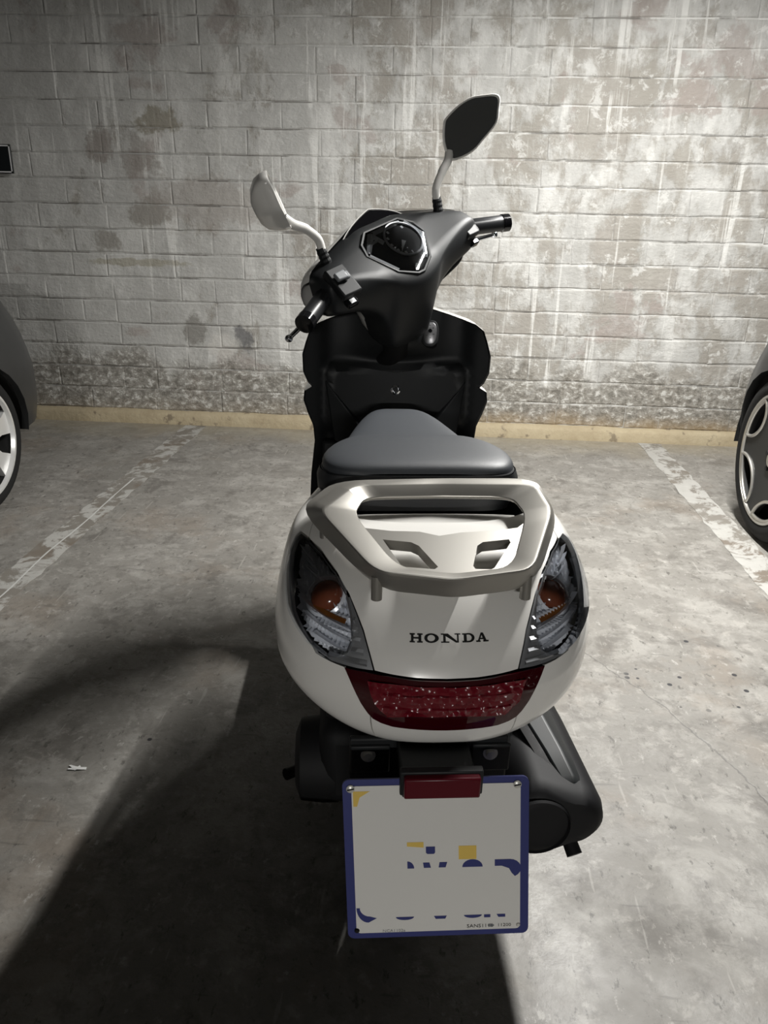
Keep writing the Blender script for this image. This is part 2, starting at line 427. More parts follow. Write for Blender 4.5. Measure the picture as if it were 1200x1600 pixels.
BM = {L: [brick_mesh(L, 10 * i + int(L * 100)) for i in range(5)] for L in (BL, BL / 2 - JT / 2)}
Z0 = .074; outer = G(); nb = 0
x_lo, x_hi = -2.75, 1.80
for k in range(-1, int((CEIL - Z0) / CH) + 1):
    z = Z0 + k * CH
    if z < 0: continue
    rnd = random.Random(100 + k); x = -6.9 + rnd.choice((0, BL / 2)) + rnd.uniform(-.02, .02)
    while x < 6.6:
        L = BL / 2 - JT / 2 if rnd.random() < .34 else BL
        me = rnd.choice(BM[L]); dy = rnd.uniform(-.0012, .0012)
        if z + CH > CEIL + .01: break
        if x + L > x_lo and x < x_hi and z < 2.26:
            o = bpy.data.objects.new('brick', me); o.location = (x, WY - .0035 + dy, z + JT / 2); put(o, wall); nb += 1
        else:
            outer.add([Vector(v.co) + Vector((x, WY - .0035 + dy, z + JT / 2)) for v in me.vertices], [tuple(p.vertices) for p in me.polygons])
        x += L + JT * .3
tag(outer.mk('outer_brickwork', M_brick, wall, smooth=False), kind='stuff')

# ochre concrete ledge at the foot of the wall
g = G(); n = 90; rings = []
for i in range(n + 1):
    x = -7 + 14 * i / n; a = .006 * noise.noise(Vector((x * 3, 0, 0))); b = .007 * noise.noise(Vector((x * 5, 3, 0)))
    rings.append([(x, WY, 0), (x, WY - .045 + a, 0), (x, WY - .040 + a, .050 + b), (x, WY - .028 + a, .068 + b), (x, WY, .076 + b)])
tag(g.loft(rings).mk('baseboard_back', M_ledge, angle=50), kind='structure')

def line(name, x, wd, m, label):
    rnd = random.Random(x); g = G(); rings = []
    for i in range(121):
        y = -2 + (WY - .05 + 2) * i / 120; a, b = rnd.uniform(-.006, .006), rnd.uniform(-.006, .006)
        rings.append([(x - wd / 2 + a, y, .0), (x - wd / 2 + a, y, .0012), (x + wd / 2 + b, y, .0012), (x + wd / 2 + b, y, .0)])
    return tag(g.loft(rings).mk(name, m, smooth=False), label, 'parking line')
line('parking_line', -1.412, .125, M_line1, 'worn white parking line on the floor left of the scooter')
line('parking_line', 1.222, .125, M_line2, 'clearer white parking line on the floor beside the right car wheel')
# thin bright scratch along the left line
M_scr = mat('white_paint_streak', (.48, .48, .46), .6)
g = G(); rings = []
for i in range(60):
    y = 2.05 + 1.3 * i / 59; x = -1.405 + .012 * noise.noise(Vector((y * 3, 1, 2))) - .010 * (i / 59 - .5); wd = .0035 + .002 * noise.noise(Vector((y * 9, 4, 2)))
    rings.append([(x - wd, y, .0013), (x, y, .0022), (x + wd, y, .0013)])
tag(g.loft(rings, False, False).mk('paint_streak', M_scr), 'thin bright paint streak running along the left parking line', 'paint mark')

# black sign with a white border on the wall
sg = empty('wall_sign', (-2.50, WY - .02, 1.422))
tag(sg, 'black sign with a white border on the brick wall at the left edge', 'sign')
G().box((0, -.003, 0), (.36, .008, .142)).mk('sign_panel', mat('sign_black', (.010, .012, .013), .3), sg, bevel=.0015)
g = G(); M_swhite = mat('sign_white', (.75, .75, .75), .5)
for (cx, cz, a, b) in ((0, .064, .352, .006), (0, -.064, .352, .006), (.173, 0, .006, .134), (-.173, 0, .006, .134)): g.box((cx, -.0075, cz), (a, .0015, b))
g.mk('sign_border', M_swhite, sg, smooth=False)

# litter: a white flake on the floor
rnd = random.Random(3); g = G()
for a, l in ((.2, .022), (1.3, .016), (2.5, .026), (3.4, .02), (4.6, .012)):
    d = Vector((math.cos(a), math.sin(a) * .6, 0)); q = Vector((-d.y, d.x, 0)) * .005
    g.add([q + Vector((0, 0, .002)), d * l + q * .6 + Vector((0, 0, .0035)), d * l - q * .6 + Vector((0, 0, .0012)), -q + Vector((0, 0, .004))], [(0, 1, 2, 3)])
o = g.mk('paper_scrap', mat('scrap_white', (.8, .8, .78), .7)); o.location = (-.78, 1.366, 0); tag(o, 'small torn white scrap lying on the floor left of the scooter', 'litter')

# ------------------------------------------------------------------ ceiling lamps
M_tube = mat('fluorescent_tube', (.93, .97, 1.0), .3, emit=9.0)
M_lampb = mat('lamp_housing', (.75, .75, .74), .5)
def lamp(x, y, ln, rz, power, label):
    e = empty('fluorescent_lamp', (x, y, CEIL), rz); tag(e, label, 'lamp')
    G().box((0, 0, -.028), (.09, ln + .08, .055)).mk('housing', M_lampb, e, bevel=.006)
    G().tube([(0, -ln / 2, -.078), (0, ln / 2, -.078)], .013, 12).mk('tube', M_tube, e)
    for s in (-1, 1): G().box((0, s * (ln / 2 + .012), -.068), (.045, .025, .05)).mk('tube_holder', M_lampb, e, bevel=.004)
    ld = bpy.data.lights.new('tube_light', 'AREA'); ld.shape = 'RECTANGLE'; ld.size = .03; ld.size_y = ln; ld.energy = power; ld.color = (1.0, .985, .95)
    lo = bpy.data.objects.new('tube_light', ld); lo.location = (0, 0, -.095); put(lo, e)
for L in LAMPS: lamp(*L)
#SCOOTER#
# ------------------------------------------------------------------ the scooter
SO = (0.033, 0.860, 0); SH = math.radians(7.192)
sc = empty('scooter', SO, SH)
tag(sc, 'white motor scooter with black seat and silver grab rail parked in the bay', 'scooter')

def sm(a, b, x): k = max(0, min(1, (x - a) / (b - a))); return k * k * (3 - 2 * k)
# --- tail: one smooth shell, cut into its panels.  u runs round the tail, v from the lip up
RINGS = [(.508, .042, .190, .22, .550), (.520, .014, .216, .22, .562), (.556, .000, .238, .22, .586), (.628, .002, .240, .22, .640),
         (.692, .045, .230, .24, .700), (.733, .100, .216, .28, .738), (.755, .175, .196, .32, .756), (.763, .270, .172, .38, .764)]
def ringval(v):
    n = len(RINGS) - 1; tt = max(0, min(n - 1e-6, v * n)); i = int(tt); f = tt - i
    q = lambda k: RINGS[max(0, min(n, k))]
    a, b, c, d = q(i - 1), q(i), q(i + 1), q(i + 2)
    return [.5 * ((2 * b[k]) + (-a[k] + c[k]) * f + (2 * a[k] - 5 * b[k] + 4 * c[k] - d[k]) * f * f + (-a[k] + 3 * b[k] - 3 * c[k] + d[k]) * f ** 3) for k in range(5)]
UC = .62
def S0(u, v):
    zr, yr, ww, yc, zs = ringval(v); s = 1 if u >= 0 else -1; q = abs(u)
    if s > 0: ww *= 1 - .045 * max(0, 1 - v / .5)
    if q <= UC:
        a = q / UC * PI / 2; x = ww * math.sin(a) ** .80; y = yc - (yc - yr) * max(0, math.cos(a)) ** .85; z = zr + (zs - zr) * math.sin(a) ** 2
    else:
        f = (q - UC) / (1 - UC); x = ww + (.115 - ww) * sm(0, .8, f); y = yc + f * .45; z = zs - .05 * v * sm(0, .5, f)
    return Vector((s * x - .001, y, z))
KU, KV = .65, .40                      # parameter space scaled to metres
def S(p, q):
    u, v = p / KU, q / KV; h = .012
    P = S0(u, v)
    du = S0(min(1, u + h), v) - S0(max(-1, u - h), v); dv = S0(u, min(1, v + h)) - S0(u, max(0, v - h))
    nn = du.cross(dv)
    if nn.length < 1e-12: nn = Vector((0, -1, 0))
    return P, nn.normalized()
def uv(L, s=1): return [(s * a * KU, b * KV) for a, b in L]
LENS = [(.474, .617), (.436, .556), (.405, .515), (.355, .487), (.31, .466), (.255, .452), (.222, .458), (.195, .478), (.184, .511), (.192, .566), (.209, .618), (.258, .683), (.33, .735), (.42, .762), (.472, .758), (.495, .72), (.496, .665)]
lens_c = (.33, .60)
def grow(L, k): return [(lens_c[0] + (a - lens_c[0]) * k, lens_c[1] + (b - lens_c[1]) * k) for a, b in L]
CEN_R = [(.127, .447), (.137, .480), (.157, .537), (.182, .588), (.205, .631), (.254, .693), (.328, .747), (.42, .774), (.44, .83), (.44, .93)]
TAIL_R = [(0, .2955), (.04, .298), (.085, .300), (.110, .307), (.127, .316), (.139, .331), (.156, .358), (.178, .400), (.198, .4385), (.148, .4405), (.094, .4385), (.043, .434), (0, .432)]
def sym(half): return half + [(-a, b) for a, b in reversed(half) if a > 1e-6]

# centre panel with the maker's lettering
cen_low = [(0, .4355), (.043, .4375), (.09, .4425)]
o = sheet('centre_panel', uv(sym(cen_low + CEN_R)), .012, S, .006, M_white, sc)
ctr = o
def letter(ch):
    """slab-serif capitals in a 1-high box: list of polygons; returns polygons, width"""
    sh, st, th = .15, .27, .17
    R = lambda x0, y0, x1, y1: [(x0, y0), (x1, y0), (x1, y1), (x0, y1)]
    def arc(cx, cy, rx, ry, rx2, ry2, a0, a1, n=20):
        out = []
        for k in range(n):
            b0 = a0 + (a1 - a0) * k / n; b1 = a0 + (a1 - a0) * (k + 1) / n
            out.append([(cx + rx * math.cos(b0), cy + ry * math.sin(b0)), (cx + rx * math.cos(b1), cy + ry * math.sin(b1)), (cx + rx2 * math.cos(b1), cy + ry2 * math.sin(b1)), (cx + rx2 * math.cos(b0), cy + ry2 * math.sin(b0))])
        return out
    if ch == 'H': return [R(.14, 0, .14 + st, 1), R(.92, 0, .92 + st, 1), R(.3, .42, 1.0, .58), R(0, 0, .55, sh), R(0, 1 - sh, .55, 1), R(.78, 0, 1.33, sh), R(.78, 1 - sh, 1.33, 1)], 1.33
    if ch == 'O': return arc(.62, .5, .62, .52, .33, .36, 0, 2 * PI, 36), 1.24
    if ch == 'N': return [R(.14, 0, .14 + th * .8, 1), R(.95, 0, .95 + th * .8, 1), [(.05, 1), (.36, 1), (1.086, 0), (.86, 0)], R(0, 0, .42, sh * .8), R(0, 1 - sh * .8, .3, 1), R(.78, 1 - sh * .8, 1.24, 1)], 1.24
    if ch == 'D': return [R(.13, 0, .13 + st, 1), R(0, 0, .6, sh), R(0, 1 - sh, .6, 1)] + arc(.58, .5, .58, .5, .29, .35, -PI / 2, PI / 2, 20), 1.16
    if ch == 'A': return [[(.12, 0), (.30, 0), (.70, 1), (.55, 1)], [(.86, 0), (1.18, 0), (.78, 1), (.50, 1)], R(.36, .28, .95, .42), R(0, 0, .46, sh), R(.74, 0, 1.34, sh)], 1.34
g = G(); adv = 0; word = [letter(c) for c in 'HONDA']; tot = sum(q[1] for q in word) + .15 * 4
for polys, wd in word:
    for poly in polys:
        pts = []
        for a, b in poly:
            p, nn = S((-.0565 + .1225 * (adv + a) / tot) * KU, (.5205 + .0215 * b) * KV); pts.append(p + nn * .0012)
        g.add(pts, [tuple(range(len(pts)))])
    adv += wd + .15
g.mk('lettering', M_black_print, ctr, smooth=False)

# side panels, lens openings cut out
for s in (-1, 1):
    out = [(.137, 0), (.137, .318), (.1435, .331), (.1595, .358), (.1815, .399), (.203, .4385), (.24, .4405), (.29, .4455)]
    Lg = grow(LENS, 1.018)
    out += [Lg[4], Lg[3], Lg[2], Lg[1], Lg[0], Lg[16], Lg[15], Lg[14], Lg[13]] + [(.424, .777), (.446, .83), (.446, 1.0), (1.0, 1.0), (1.0, .0), (.7, 0), (.4, 0), (.25, 0)]
    sheet('side_panel', uv(out, s), .014, S, .006, M_white, sc)
    tr = [(.131, .4465), (.140, .478), (.160, .535), (.185, .586), (.203, .622)] + [grow(LENS, 1.0)[k] for k in (10, 9, 8, 7, 6, 5, 4)] + [(.24, .4445), (.17, .4445)]
    tp = sheet('lens_trim', uv(tr, s), .008, S, .008, M_trim, sc)
    g = G()
    for k, vv in enumerate((.462, .487, .512, .537, .560)):
        u0 = .136 + (vv - .447) * .36; rings = []
        for q in range(7):
            u = u0 + .004 + (.186 + (.06 if k == 0 else 0) - u0 - .004) * q / 6
            rr = []
            for dv, of in ((-.009, .0005), (-.003, .004), (.006, .0008)):
                p, nn = S(s * u * KU, (vv + dv) * KV); rr.append(p + nn * of)
            rings.append(rr)
        g.loft(rings, False, False)
    g.mk('rib', M_trim, tp)
# white band under the tail light
bb = [(0, 0), (.134, 0), (.134, .312), (.128, .308), (.108, .300), (.085, .293), (.04, .2905), (0, .288)]
sheet('bumper_band', uv(sym(bb)), .010, S, .006, M_white, sc)
# tail light
tl = sheet('tail_light', uv(sym(TAIL_R)), .010, S, .006, M_red, sc, off=.003, warp=lambda p, q: .006 * max(0, 1 - (p / (.2 * KU)) ** 2))
GL = [(0, .346), (.045, .345), (.095, .338), (.125, .372), (.139, .423), (.09, .424), (.043, .421), (0, .4195)]
sheet('lit_lens_field', uv(sym(GL)), .006, S, 0, M_redin, tl, off=.0112, warp=lambda p, q: .0012 * math.sin(p * 900) * math.sin(q * 700))
g = G()
for vv in (.366, .398):
    rings = []
    for q in range(25):
        u = -.105 + .21 * q / 24; rr = []
        for dv, of in ((-.003, .0112), (0, .0135), (.003, .0112)):
            p, nn = S(u * KU, (vv + dv) * KV); rr.append(p + nn * of)
        rings.append(rr)
    g.loft(rings, False, False)
g.mk('lens_ridge', M_redin, tl)

# turn signals: clear lens over a stepped chrome reflector and an amber bulb
for s in (-1, 1):
    ts = sheet('turn_signal', uv(grow(LENS, .995), s), .009, S, .016, M_glass, sc, off=.004, warp=lambda p, q: .010 * max(0, 1 - ((abs(p) / KU - .33) / .17) ** 2) * max(0, 1 - ((q / KV - .60) / .17) ** 2))
    def refl(p, q):
        vq = q / KV; st = (vq - .45) * 24
        k = (st - math.floor(st)) if vq < .60 else 0
        e = -.020 + .010 * k + (.006 * math.sin(p * 700 + q * 240) if vq < .60 else .005 * math.sin(abs(p) * 420 - q * 160))
        return e
    sheet('reflector', uv(grow(LENS, 1.0), s), .0045, S, 0, M_refl, ts, warp=refl, angle=12)
    p, nn = S(s * .300 * KU, .612 * KV); a = Vector((0, 0, 1)); tx = nn.cross(a).normalized(); ty = tx.cross(nn)
    g = G(); g.lathe([(.024 * math.cos(k * PI / 16), .017 * math.sin(k * PI / 16)) for k in range(9)], p - nn * .019, nn, 24); g.mk('amber_bulb', M_amber, ts)
    g = G(); g.lathe([(.024, 0), (.028, .005), (.032, .002)], p - nn * .019, nn, 28); g.mk('bulb_ring', M_refl, ts)
    g = G()
    for u0, u1, v0, v1 in ((.215, .33, .545, .560),):
        rings = []
        for k in range(7):
            u = u0 + (u1 - u0) * k / 6; rings.append([S(s * u * KU, (v0 + .10 * (u - u0)) * KV)[0] - nn * .006, S(s * u * KU, (v1 + .10 * (u - u0)) * KV)[0] - nn * .010])
        g.loft(rings, False, False)
    g.mk('amber_strip', M_amber2, ts)
    g = G()
    for vv, u0, u1 in ((.478, .20, .31), (.505, .195, .36), (.533, .195, .40)):
        rings = []
        for k in range(12):
            u = u0 + (u1 - u0) * k / 11; c0 = vv + .16 * (u - u0); rr = []
            for dv, of in ((-.005, -.010), (.0, -.001), (.005, -.010)):
                p, n2 = S(s * u * KU, (c0 + dv) * KV); rr.append(p + n2 * of)
            rings.append(rr)
        g.loft(rings, False, False)
    for v0 in (.655, .69, .715):
        rings = []
        for k in range(12):
            u = .30 + (v0 - .655) * 1.2 + .10 * k / 11; c0 = v0 - .5 * (u - .30) * (.3) + .03 * k / 11; rr = []
            for dv, of in ((-.004, -.012), (.0, -.003), (.004, -.012)):
                p, n2 = S(s * u * KU, (c0 + dv) * KV); rr.append(p + n2 * of)
            rings.append(rr)
        g.loft(rings, False, False)
    g.mk('chrome_ridge', M_refl, ts)
    # dark gasket round the lens
    ring = densify(uv(grow(LENS, 1.012), s), .006); g = G(); rings = []
    pts = [S(*q) for q in ring]; pts.append(pts[0]); ctrp = S(s * .33 * KU, .60 * KV)[0]
    for i, (p, nn) in enumerate(pts):
        inn = (ctrp - p).normalized(); rings.append([p - inn * .0008, p + nn * .0018, p + inn * .0016 + nn * .0005])
    g.loft(rings, False, False).mk('gasket', M_trim, ts)

# black liner under the shell so the seams read dark, and the under-tray
g = G(); rings = []
for i in range(61):
    u = -1 + 2 * i / 60; rr = []
    for j in range(13):
        p, nn = S(u * KU, (.06 + .94 * j / 12) * KV); rr.append(p - nn * .028)
    rings.append(rr)
g.loft(rings, False, False)
g.add([r[0] for r in rings], [tuple(range(61))])
g.mk('inner_liner', M_black2, sc)

# --- grab rail: a bevelled loop round a windowed centre plate
B = [(-.121, .272, .806), (.015, .287, .804), (.163, .272, .808), (.170, .19, .795), (.106, .03, .777), (.005, .015, .770), (-.098, .03, .775), (-.172, .19, .796)]
Cc = [(-.104, .262, .789), (.011, .273, .787), (.124, .262, .790), (.131, .190, .789), (.084, .052, .770), (.007, .040, .767), (-.066, .052, .769), (-.121, .190, .789)]
A = [(-.152, .304, .802), (.018, .314, .803), (.172, .304, .807), (.190, .225, .770), (.116, .040, .755), (.006, .024, .748), (-.104, .040, .754), (-.206, .255, .772)]
def loopring(L, n=6, tight=.30):
    out = []; N = len(L)
    for i in range(N):
        a, b, c = Vector(L[i - 1]), Vector(L[i]), Vector(L[(i + 1) % N]); k = .16 if i in (1, 5) else tight
        p, q = b.lerp(a, k), b.lerp(c, k)
        for j in range(n):
            t_ = j / (n - 1); out.append((1 - t_) ** 2 * p + 2 * t_ * (1 - t_) * b + t_ * t_ * q)
    return out
rA, rB, rC = loopring(A), loopring(B, tight=.18), loopring(Cc, tight=.3)
mid = [a.lerp(b, .5) + (a - b).cross(Vector((0, 0, 1))).normalized() * 0 + Vector((0, 0, .004)) for a, b in zip(rA, rB)]
rA2 = [p.lerp(q, .25) - Vector((0, 0, .016)) for p, q in zip(rA, rC)]
rC2 = [p.lerp(q, .5) - Vector((0, 0, .018)) for p, q in zip(rC, rA)]
g = G(); nR = len(rA)
rings = [[rA2[i], rA[i], mid[i], rB[i], rB[i].lerp(rC[i], .15) + Vector((0, 0, .0012)), rC[i], rC[i].lerp(rA[i], .06) - Vector((0, 0, .006)), rC2[i]] for i in range(nR)]
rings.append(rings[0])
rail = g.loft(rings, True, False).mk('grab_rail', M_silver, sc, angle=24, bevel=.0016)
# centre plate with two windows
def railtop(x, y):
    z = .766 + (y - .04) * .165 - .004; return Vector((x, y, z)), Vector((0, -.16, .987))
PL = [(-.128, .185), (-.108, .158), (-.07, .150), (-.03, .148), (-.003, .137), (.03, .146), (.075, .150), (.112, .158), (.137, .185), (.126, .14), (.092, .046), (.007, .034), (-.075, .046), (-.118, .14)]
WL = [(-.083, .128), (-.044, .121), (-.034, .112), (-.013, .062), (-.018, .057), (-.056, .062), (-.062, .067)]
WR = [(.056, .121), (.094, .128), (.095, .120), (.062, .060), (.057, .056), (.036, .057), (.034, .064), (.047, .112)]
sheet('rail_plate', PL, .010, railtop, .016, M_silver, rail, holes=(WL, WR))
for (x, y, z) in ((-.094, .052, .748), (.104, .052, .748), (-.165, .20, .766), (.158, .20, .766)):
    G().tube([(x, y, z + .010), (x, y, z - .024)], .0075, 14).mk('rail_stud', M_silver, rail)

# --- seat
def seat_ring(y, hw, zt, zb, e=.42, n=22, cx=0):
    return [Vector((cx + hw * (abs(math.cos(a)) ** e) * (1 if math.cos(a) >= 0 else -1), y, zb + (zt - zb) * math.sin(a) ** .55)) for a in [PI * k / n for k in range(n + 1)]]
SEC = [(.334, .095, .803, .798), (.340, .125, .812, .797), (.352, .146, .818, .796), (.372, .158, .821, .795), (.40, .164, .8225, .792), (.44, .164, .823, .786), (.48, .156, .822, .778), (.515, .145, .818, .770), (.545, .138, .811, .765), (.575, .134, .800, .762), (.61, .130, .788, .757),
       (.66, .123, .780, .750), (.74, .110, .778, .742), (.82, .093, .777, .738), (.89, .074, .773, .732), (.935, .054, .764, .725), (.962, .034, .748, .718), (.972, .015, .730, .712)]
SECS = spline([Vector((a, b, c)) for a, b, c, d in SEC], 3); ZB = spline([Vector((a, d, 0)) for a, b, c, d in SEC], 3)
rings = [seat_ring(p.x, p.y, p.z, q.y, cx=-.009) for p, q in zip(SECS, ZB)]
seat = G().loft(rings, False, False).mk('seat', M_vinyl, sc, angle=0)
g = G(); rings = []
for p, q in zip(SECS, ZB):
    hw = p.y + .004; y = p.x - (.004 if p.x < .36 else 0); zb = q.y
    rr = []
    for dz, k in ((.002, 1.0), (-.012, 1.03), (-.035, 1.02), (-.058, .96)):
        rr.append(Vector((-.009 - hw * k, y, zb + dz)))
    for dz, k in ((-.058, .96), (-.035, 1.02), (-.012, 1.03), (.002, 1.0)):
        rr.append(Vector((-.009 + hw * k, y, zb + dz)))
    rings.append(rr)
g.loft(rings, False, False)
r0 = rings[0]; g.add(r0, [(0, 1, 6, 7), (1, 2, 5, 6), (2, 3, 4, 5)])
g.mk('seat_skirt', M_vinyl2, seat)
pip = [Vector((-.009 - p.y * 1.0, p.x, q.y + .001)) for p, q in zip(SECS, ZB)]; pipr = [Vector((-.009 + p.y * 1.0, p.x, q.y + .001)) for p, q in zip(SECS, ZB)]
G().tube(list(reversed(pip)) + pipr, .0022, 6).mk('piping', M_vinyl2, seat)
# white hump of bodywork below the rail opening
g = G(); rings = []
for i in range(13):
    x = -.135 + .27 * i / 12; k = max(0, 1 - (x / .137) ** 2) ** .5
    rings.append([Vector((x, .18 - .01 * k, .738)), Vector((x, .205 - .025 * k, .746)), Vector((x, .245, .754 + .004 * k)), Vector((x, .280, .755 + .004 * k)), Vector((x, .300, .742)), Vector((x, .305, .70))])
g.loft(rings, False, False).mk('seat_cowl', M_white, sc, sub=1)

# --- middle body, floorboard, under parts
g = G(); rings = []
for y, hw, zt in ((.60, .165, .755), (.72, .145, .745), (.85, .112, .735), (.93, .08, .72), (.965, .05, .70), (.97, .045, .45), (.97, .05, .30)):
    rings.append([Vector((-hw, y, .33)), Vector((-hw, y, (zt + .33) / 2)), Vector((-hw * .93, y, zt)), Vector((hw * .93, y, zt)), Vector((hw, y, (zt + .33) / 2)), Vector((hw, y, .33))])
g.loft(rings[:5], True, True).mk('under_seat_cover', M_blackp, sc, recalc=True)
g = G(); rings = []
for y, hw in ((.62, .15), (.75, .205), (.90, .218), (1.05, .222), (1.14, .215), (1.20, .19)):
    rings.append([Vector((-hw, y, .27)), Vector((-hw - .004, y, .305)), Vector((-hw + .01, y, .325)), Vector((hw - .01, y, .325)), Vector((hw + .004, y, .305)), Vector((hw, y, .27))])
g.loft(rings).mk('floorboard', M_blackp, sc, recalc=True)
# --- leg shield
SHL = [(0, .955), (.04, .972), (.079, .974), (.132, .959), (.195, .939), (.215, .924), (.226, .893), (.235, .862), (.234, .820), (.223, .793), (.213, .781), (.231, .771), (.234, .747), (.224, .714), (.211, .680), (.207, .635), (.217, .545), (.221, .465), (.222, .36), (.215, .29)]
def sm(a, b, x): k = max(0, min(1, (x - a) / (b - a))); return k * k * (3 - 2 * k)
def shield(x, z):
    y0 = lambda x, z: 1.162 - .75 * x * x - .075 * math.exp(-(x / .085) ** 2) * sm(.82, .90, z) - .02 * sm(.17, .20, abs(x)) - .035 * sm(.84, .82, z) * sm(.19, .165, abs(x)) * sm(.64, .70, z) - .07 * sm(.50, .30, z)
    h = .004; p = Vector((x, y0(x, z), z))
    nn = Vector((1, (y0(x + h, z) - y0(x - h, z)) / (2 * h), 0)).cross(Vector((0, (y0(x, z + h) - y0(x, z - h)) / (2 * h), 1)))
    nn.normalize()
    if nn.y > 0: nn = -nn
    return p, nn
shl = sheet('leg_shield', sym(SHL), .014, shield, .012, M_blackp, sc, angle=0)
LID = [(0, .815), (.10, .824), (.166, .835), (.171, .830), (.172, .792), (.122, .712), (.10, .700), (0, .697)]
lid = sheet('glovebox_lid', sym(LID), .012, shield, .006, M_blackp, shl, off=.005)
p, nn = shield(0, .771)
G().lathe([(.0065, -.006), (.0065, .008), (.0085, .010), (.0125, .008), (.013, .004)], p + nn * .004, nn, 24).mk('lock_ring', M_chrome, shl)
p, nn = shield(.002, .849); G().lathe([(0, .004), (.005, .0035), (.006, 0)], p, nn, 14).mk('screw', M_steel, shl)
# ignition switch with an oval silver face
p, nn = shield(.086, .912); nn = Vector((-.15, -.93, .32)).normalized(); tx = nn.cross(Vector((0, 0, 1))).normalized(); ty = tx.cross(nn)
def oval(a, b, n=28): return [(a * abs(math.cos(2 * PI * k / n)) ** .75 * (1 if math.cos(2 * PI * k / n) > 0 else -1), b * abs(math.sin(2 * PI * k / n)) ** .75 * (1 if math.sin(2 * PI * k / n) > 0 else -1)) for k in range(n)]
def plug(nm, a, b, h0, h1, m, par, ctr=p):
    r0 = [ctr + tx * q[0] + ty * q[1] + nn * h0 for q in oval(a, b)]; r1 = [ctr + tx * q[0] + ty * q[1] + nn * h1 for q in oval(a, b)]
    r2 = [ctr + tx * q[0] * .9 + ty * q[1] * .93 + nn * (h1 + .0012) for q in oval(a, b)]
    return G().loft([r0, r1, r2]).mk(nm, m, par)
plug('switch_surround', .0215, .033, -.03, .012, M_blackp, shl)
ig = plug('ignition_switch', .0165, .0275, .011, .0135, M_alloy, shl)
G().lathe([(0, .0005), (.0045, .0005), (.0055, -.002)], p + ty * .006 + nn * .0155, nn, 14).mk('keyhole', M_gloss, shl)
g = G()
for k in range(6):
    a = 2 * PI * k / 6 + .4; g.box(p + tx * .010 * math.cos(a) + ty * (.004 + .016 * math.sin(a)) + nn * .0148, (.0035, .0008, .0012))
g.mk('switch_marks', M_black_print, shl, smooth=False)
# knee facets either side of the lid
for s in (-1, 1):
    g = G(); a, b, c, d = Vector((s * .182, 1.115, .795)), Vector((s * .095, 1.075, .690)), Vector((s * .098, 1.06, .60)), Vector((s * .160, 1.095, .640))
    e = Vector((0, .05, 0)); g.add([a, b, c, d, a + e, b + e, c + e, d + e], [(0, 1, 2, 3), (0, 4, 5, 1), (1, 5, 6, 2), (2, 6, 7, 3), (3, 7, 4, 0)])
    g.mk('knee_panel', M_blackp, shl, recalc=True, bevel=.004)
    g = G().box((s * .172, 1.105, .555), (.045, .05, .17), taper=.8); g.mk('side_rib', M_blackp, shl, bevel=.008)
# white front fairing behind the shield, nose to the wall
def fair(k, dz, y, grow_=0): return [Vector((a * k, y + (.0 if 1 else 0), .70 + (b - .70) * dz)) for a, b in sym(densify(SHL, .03)[:-6] + [SHL[-1]])]
rings = []
for k, dz, y in ((1.012, 1.006, 1.150), (1.014, 1.010, 1.175), (.99, 1.01, 1.215), (.90, .99, 1.29), (.74, .93, 1.37), (.50, .84, 1.44), (.26, .72, 1.475)):
    L = [Vector((a * k, y - .75 * a * a * max(0, 1 - (y - 1.15) / .1) - (.02 if abs(a) > .19 and y < 1.2 else 0), .62 + (b - .62) * dz)) for a, b in densify(sym(SHL), .03)]
    rings.append(L)
g = G().loft(rings, True, False); nL = len(rings[0]); g.add(rings[-1], [tuple(range(nL))]); g.mk('front_fairing', M_white, sc)

# --- steering assembly: built straight ahead, then turned to full left lock about the raked column
RK, ST = math.radians(26), .749
RM = Matrix.Rotation(ST, 3, Vector((0, -math.sin(RK), math.cos(RK)))); PV = Vector((0, 1.02, 1.087))
def T(v): return PV + RM @ Vector(v)
def mir(L): return [(-x, y, z) for x, y, z in L]
CS = [(0, [(.12, -.17), (.118, -.02), (.090, .110), (.054, .105), (-.070, -.036), (-.040, -.09), (.030, -.19), (.075, -.195)]),
      (.050, [(.118, -.165), (.113, -.02), (.087, .106), (.049, .101), (-.063, -.023), (-.036, -.085), (.032, -.188), (.075, -.19)]),
      (.072, [(.112, -.15), (.110, -.02), (.085, .102), (.045, .097), (-.058, -.015), (-.033, -.07), (.036, -.175), (.07, -.178)]),
      (.084, [(.085, -.07), (.100, -.01), (.079, .098), (.040, .090), (-.053, -.008), (-.040, -.035), (.0, -.088), (.045, -.09)]),
      (.150, [(.06, -.05), (.085, 0), (.066, .080), (.022, .073), (-.042, .022), (-.044, -.012), (-.015, -.05), (.03, -.055)]),
      (.205, [(.045, -.045), (.062, 0), (.055, .065), (.003, .063), (-.037, .036), (-.041, -.002), (-.018, -.040), (.02, -.045)]),
      (.236, [(.037, -.034), (.048, 0), (.044, .054), (.002, .053), (-.030, .032), (-.034, -.002), (-.013, -.030), (.02, -.034)]),
      (.243, [(.030, -.024), (.038, 0), (.034, .040), (.004, .040), (-.022, .024), (-.025, 0), (-.010, -.020), (.016, -.024)])]
full = [(-x, L) for x, L in reversed(CS[1:])] + CS
rings = [[T((x, a, b)) for a, b in L] for x, L in full]
cowl = G().loft(rings).mk('handlebar_cowl', M_blackp, sc, angle=0, sub=2)
cr = cowl.data.attributes.new('crease_edge', 'FLOAT', 'EDGE'); cv = {2: .55, 3: .35, 4: .75, 6: .6, 0: .4}
for e in cowl.data.edges:
    a, b = e.vertices
    if abs(a - b) == 8: cr.data[e.index].value = cv.get(a % 8, 0)
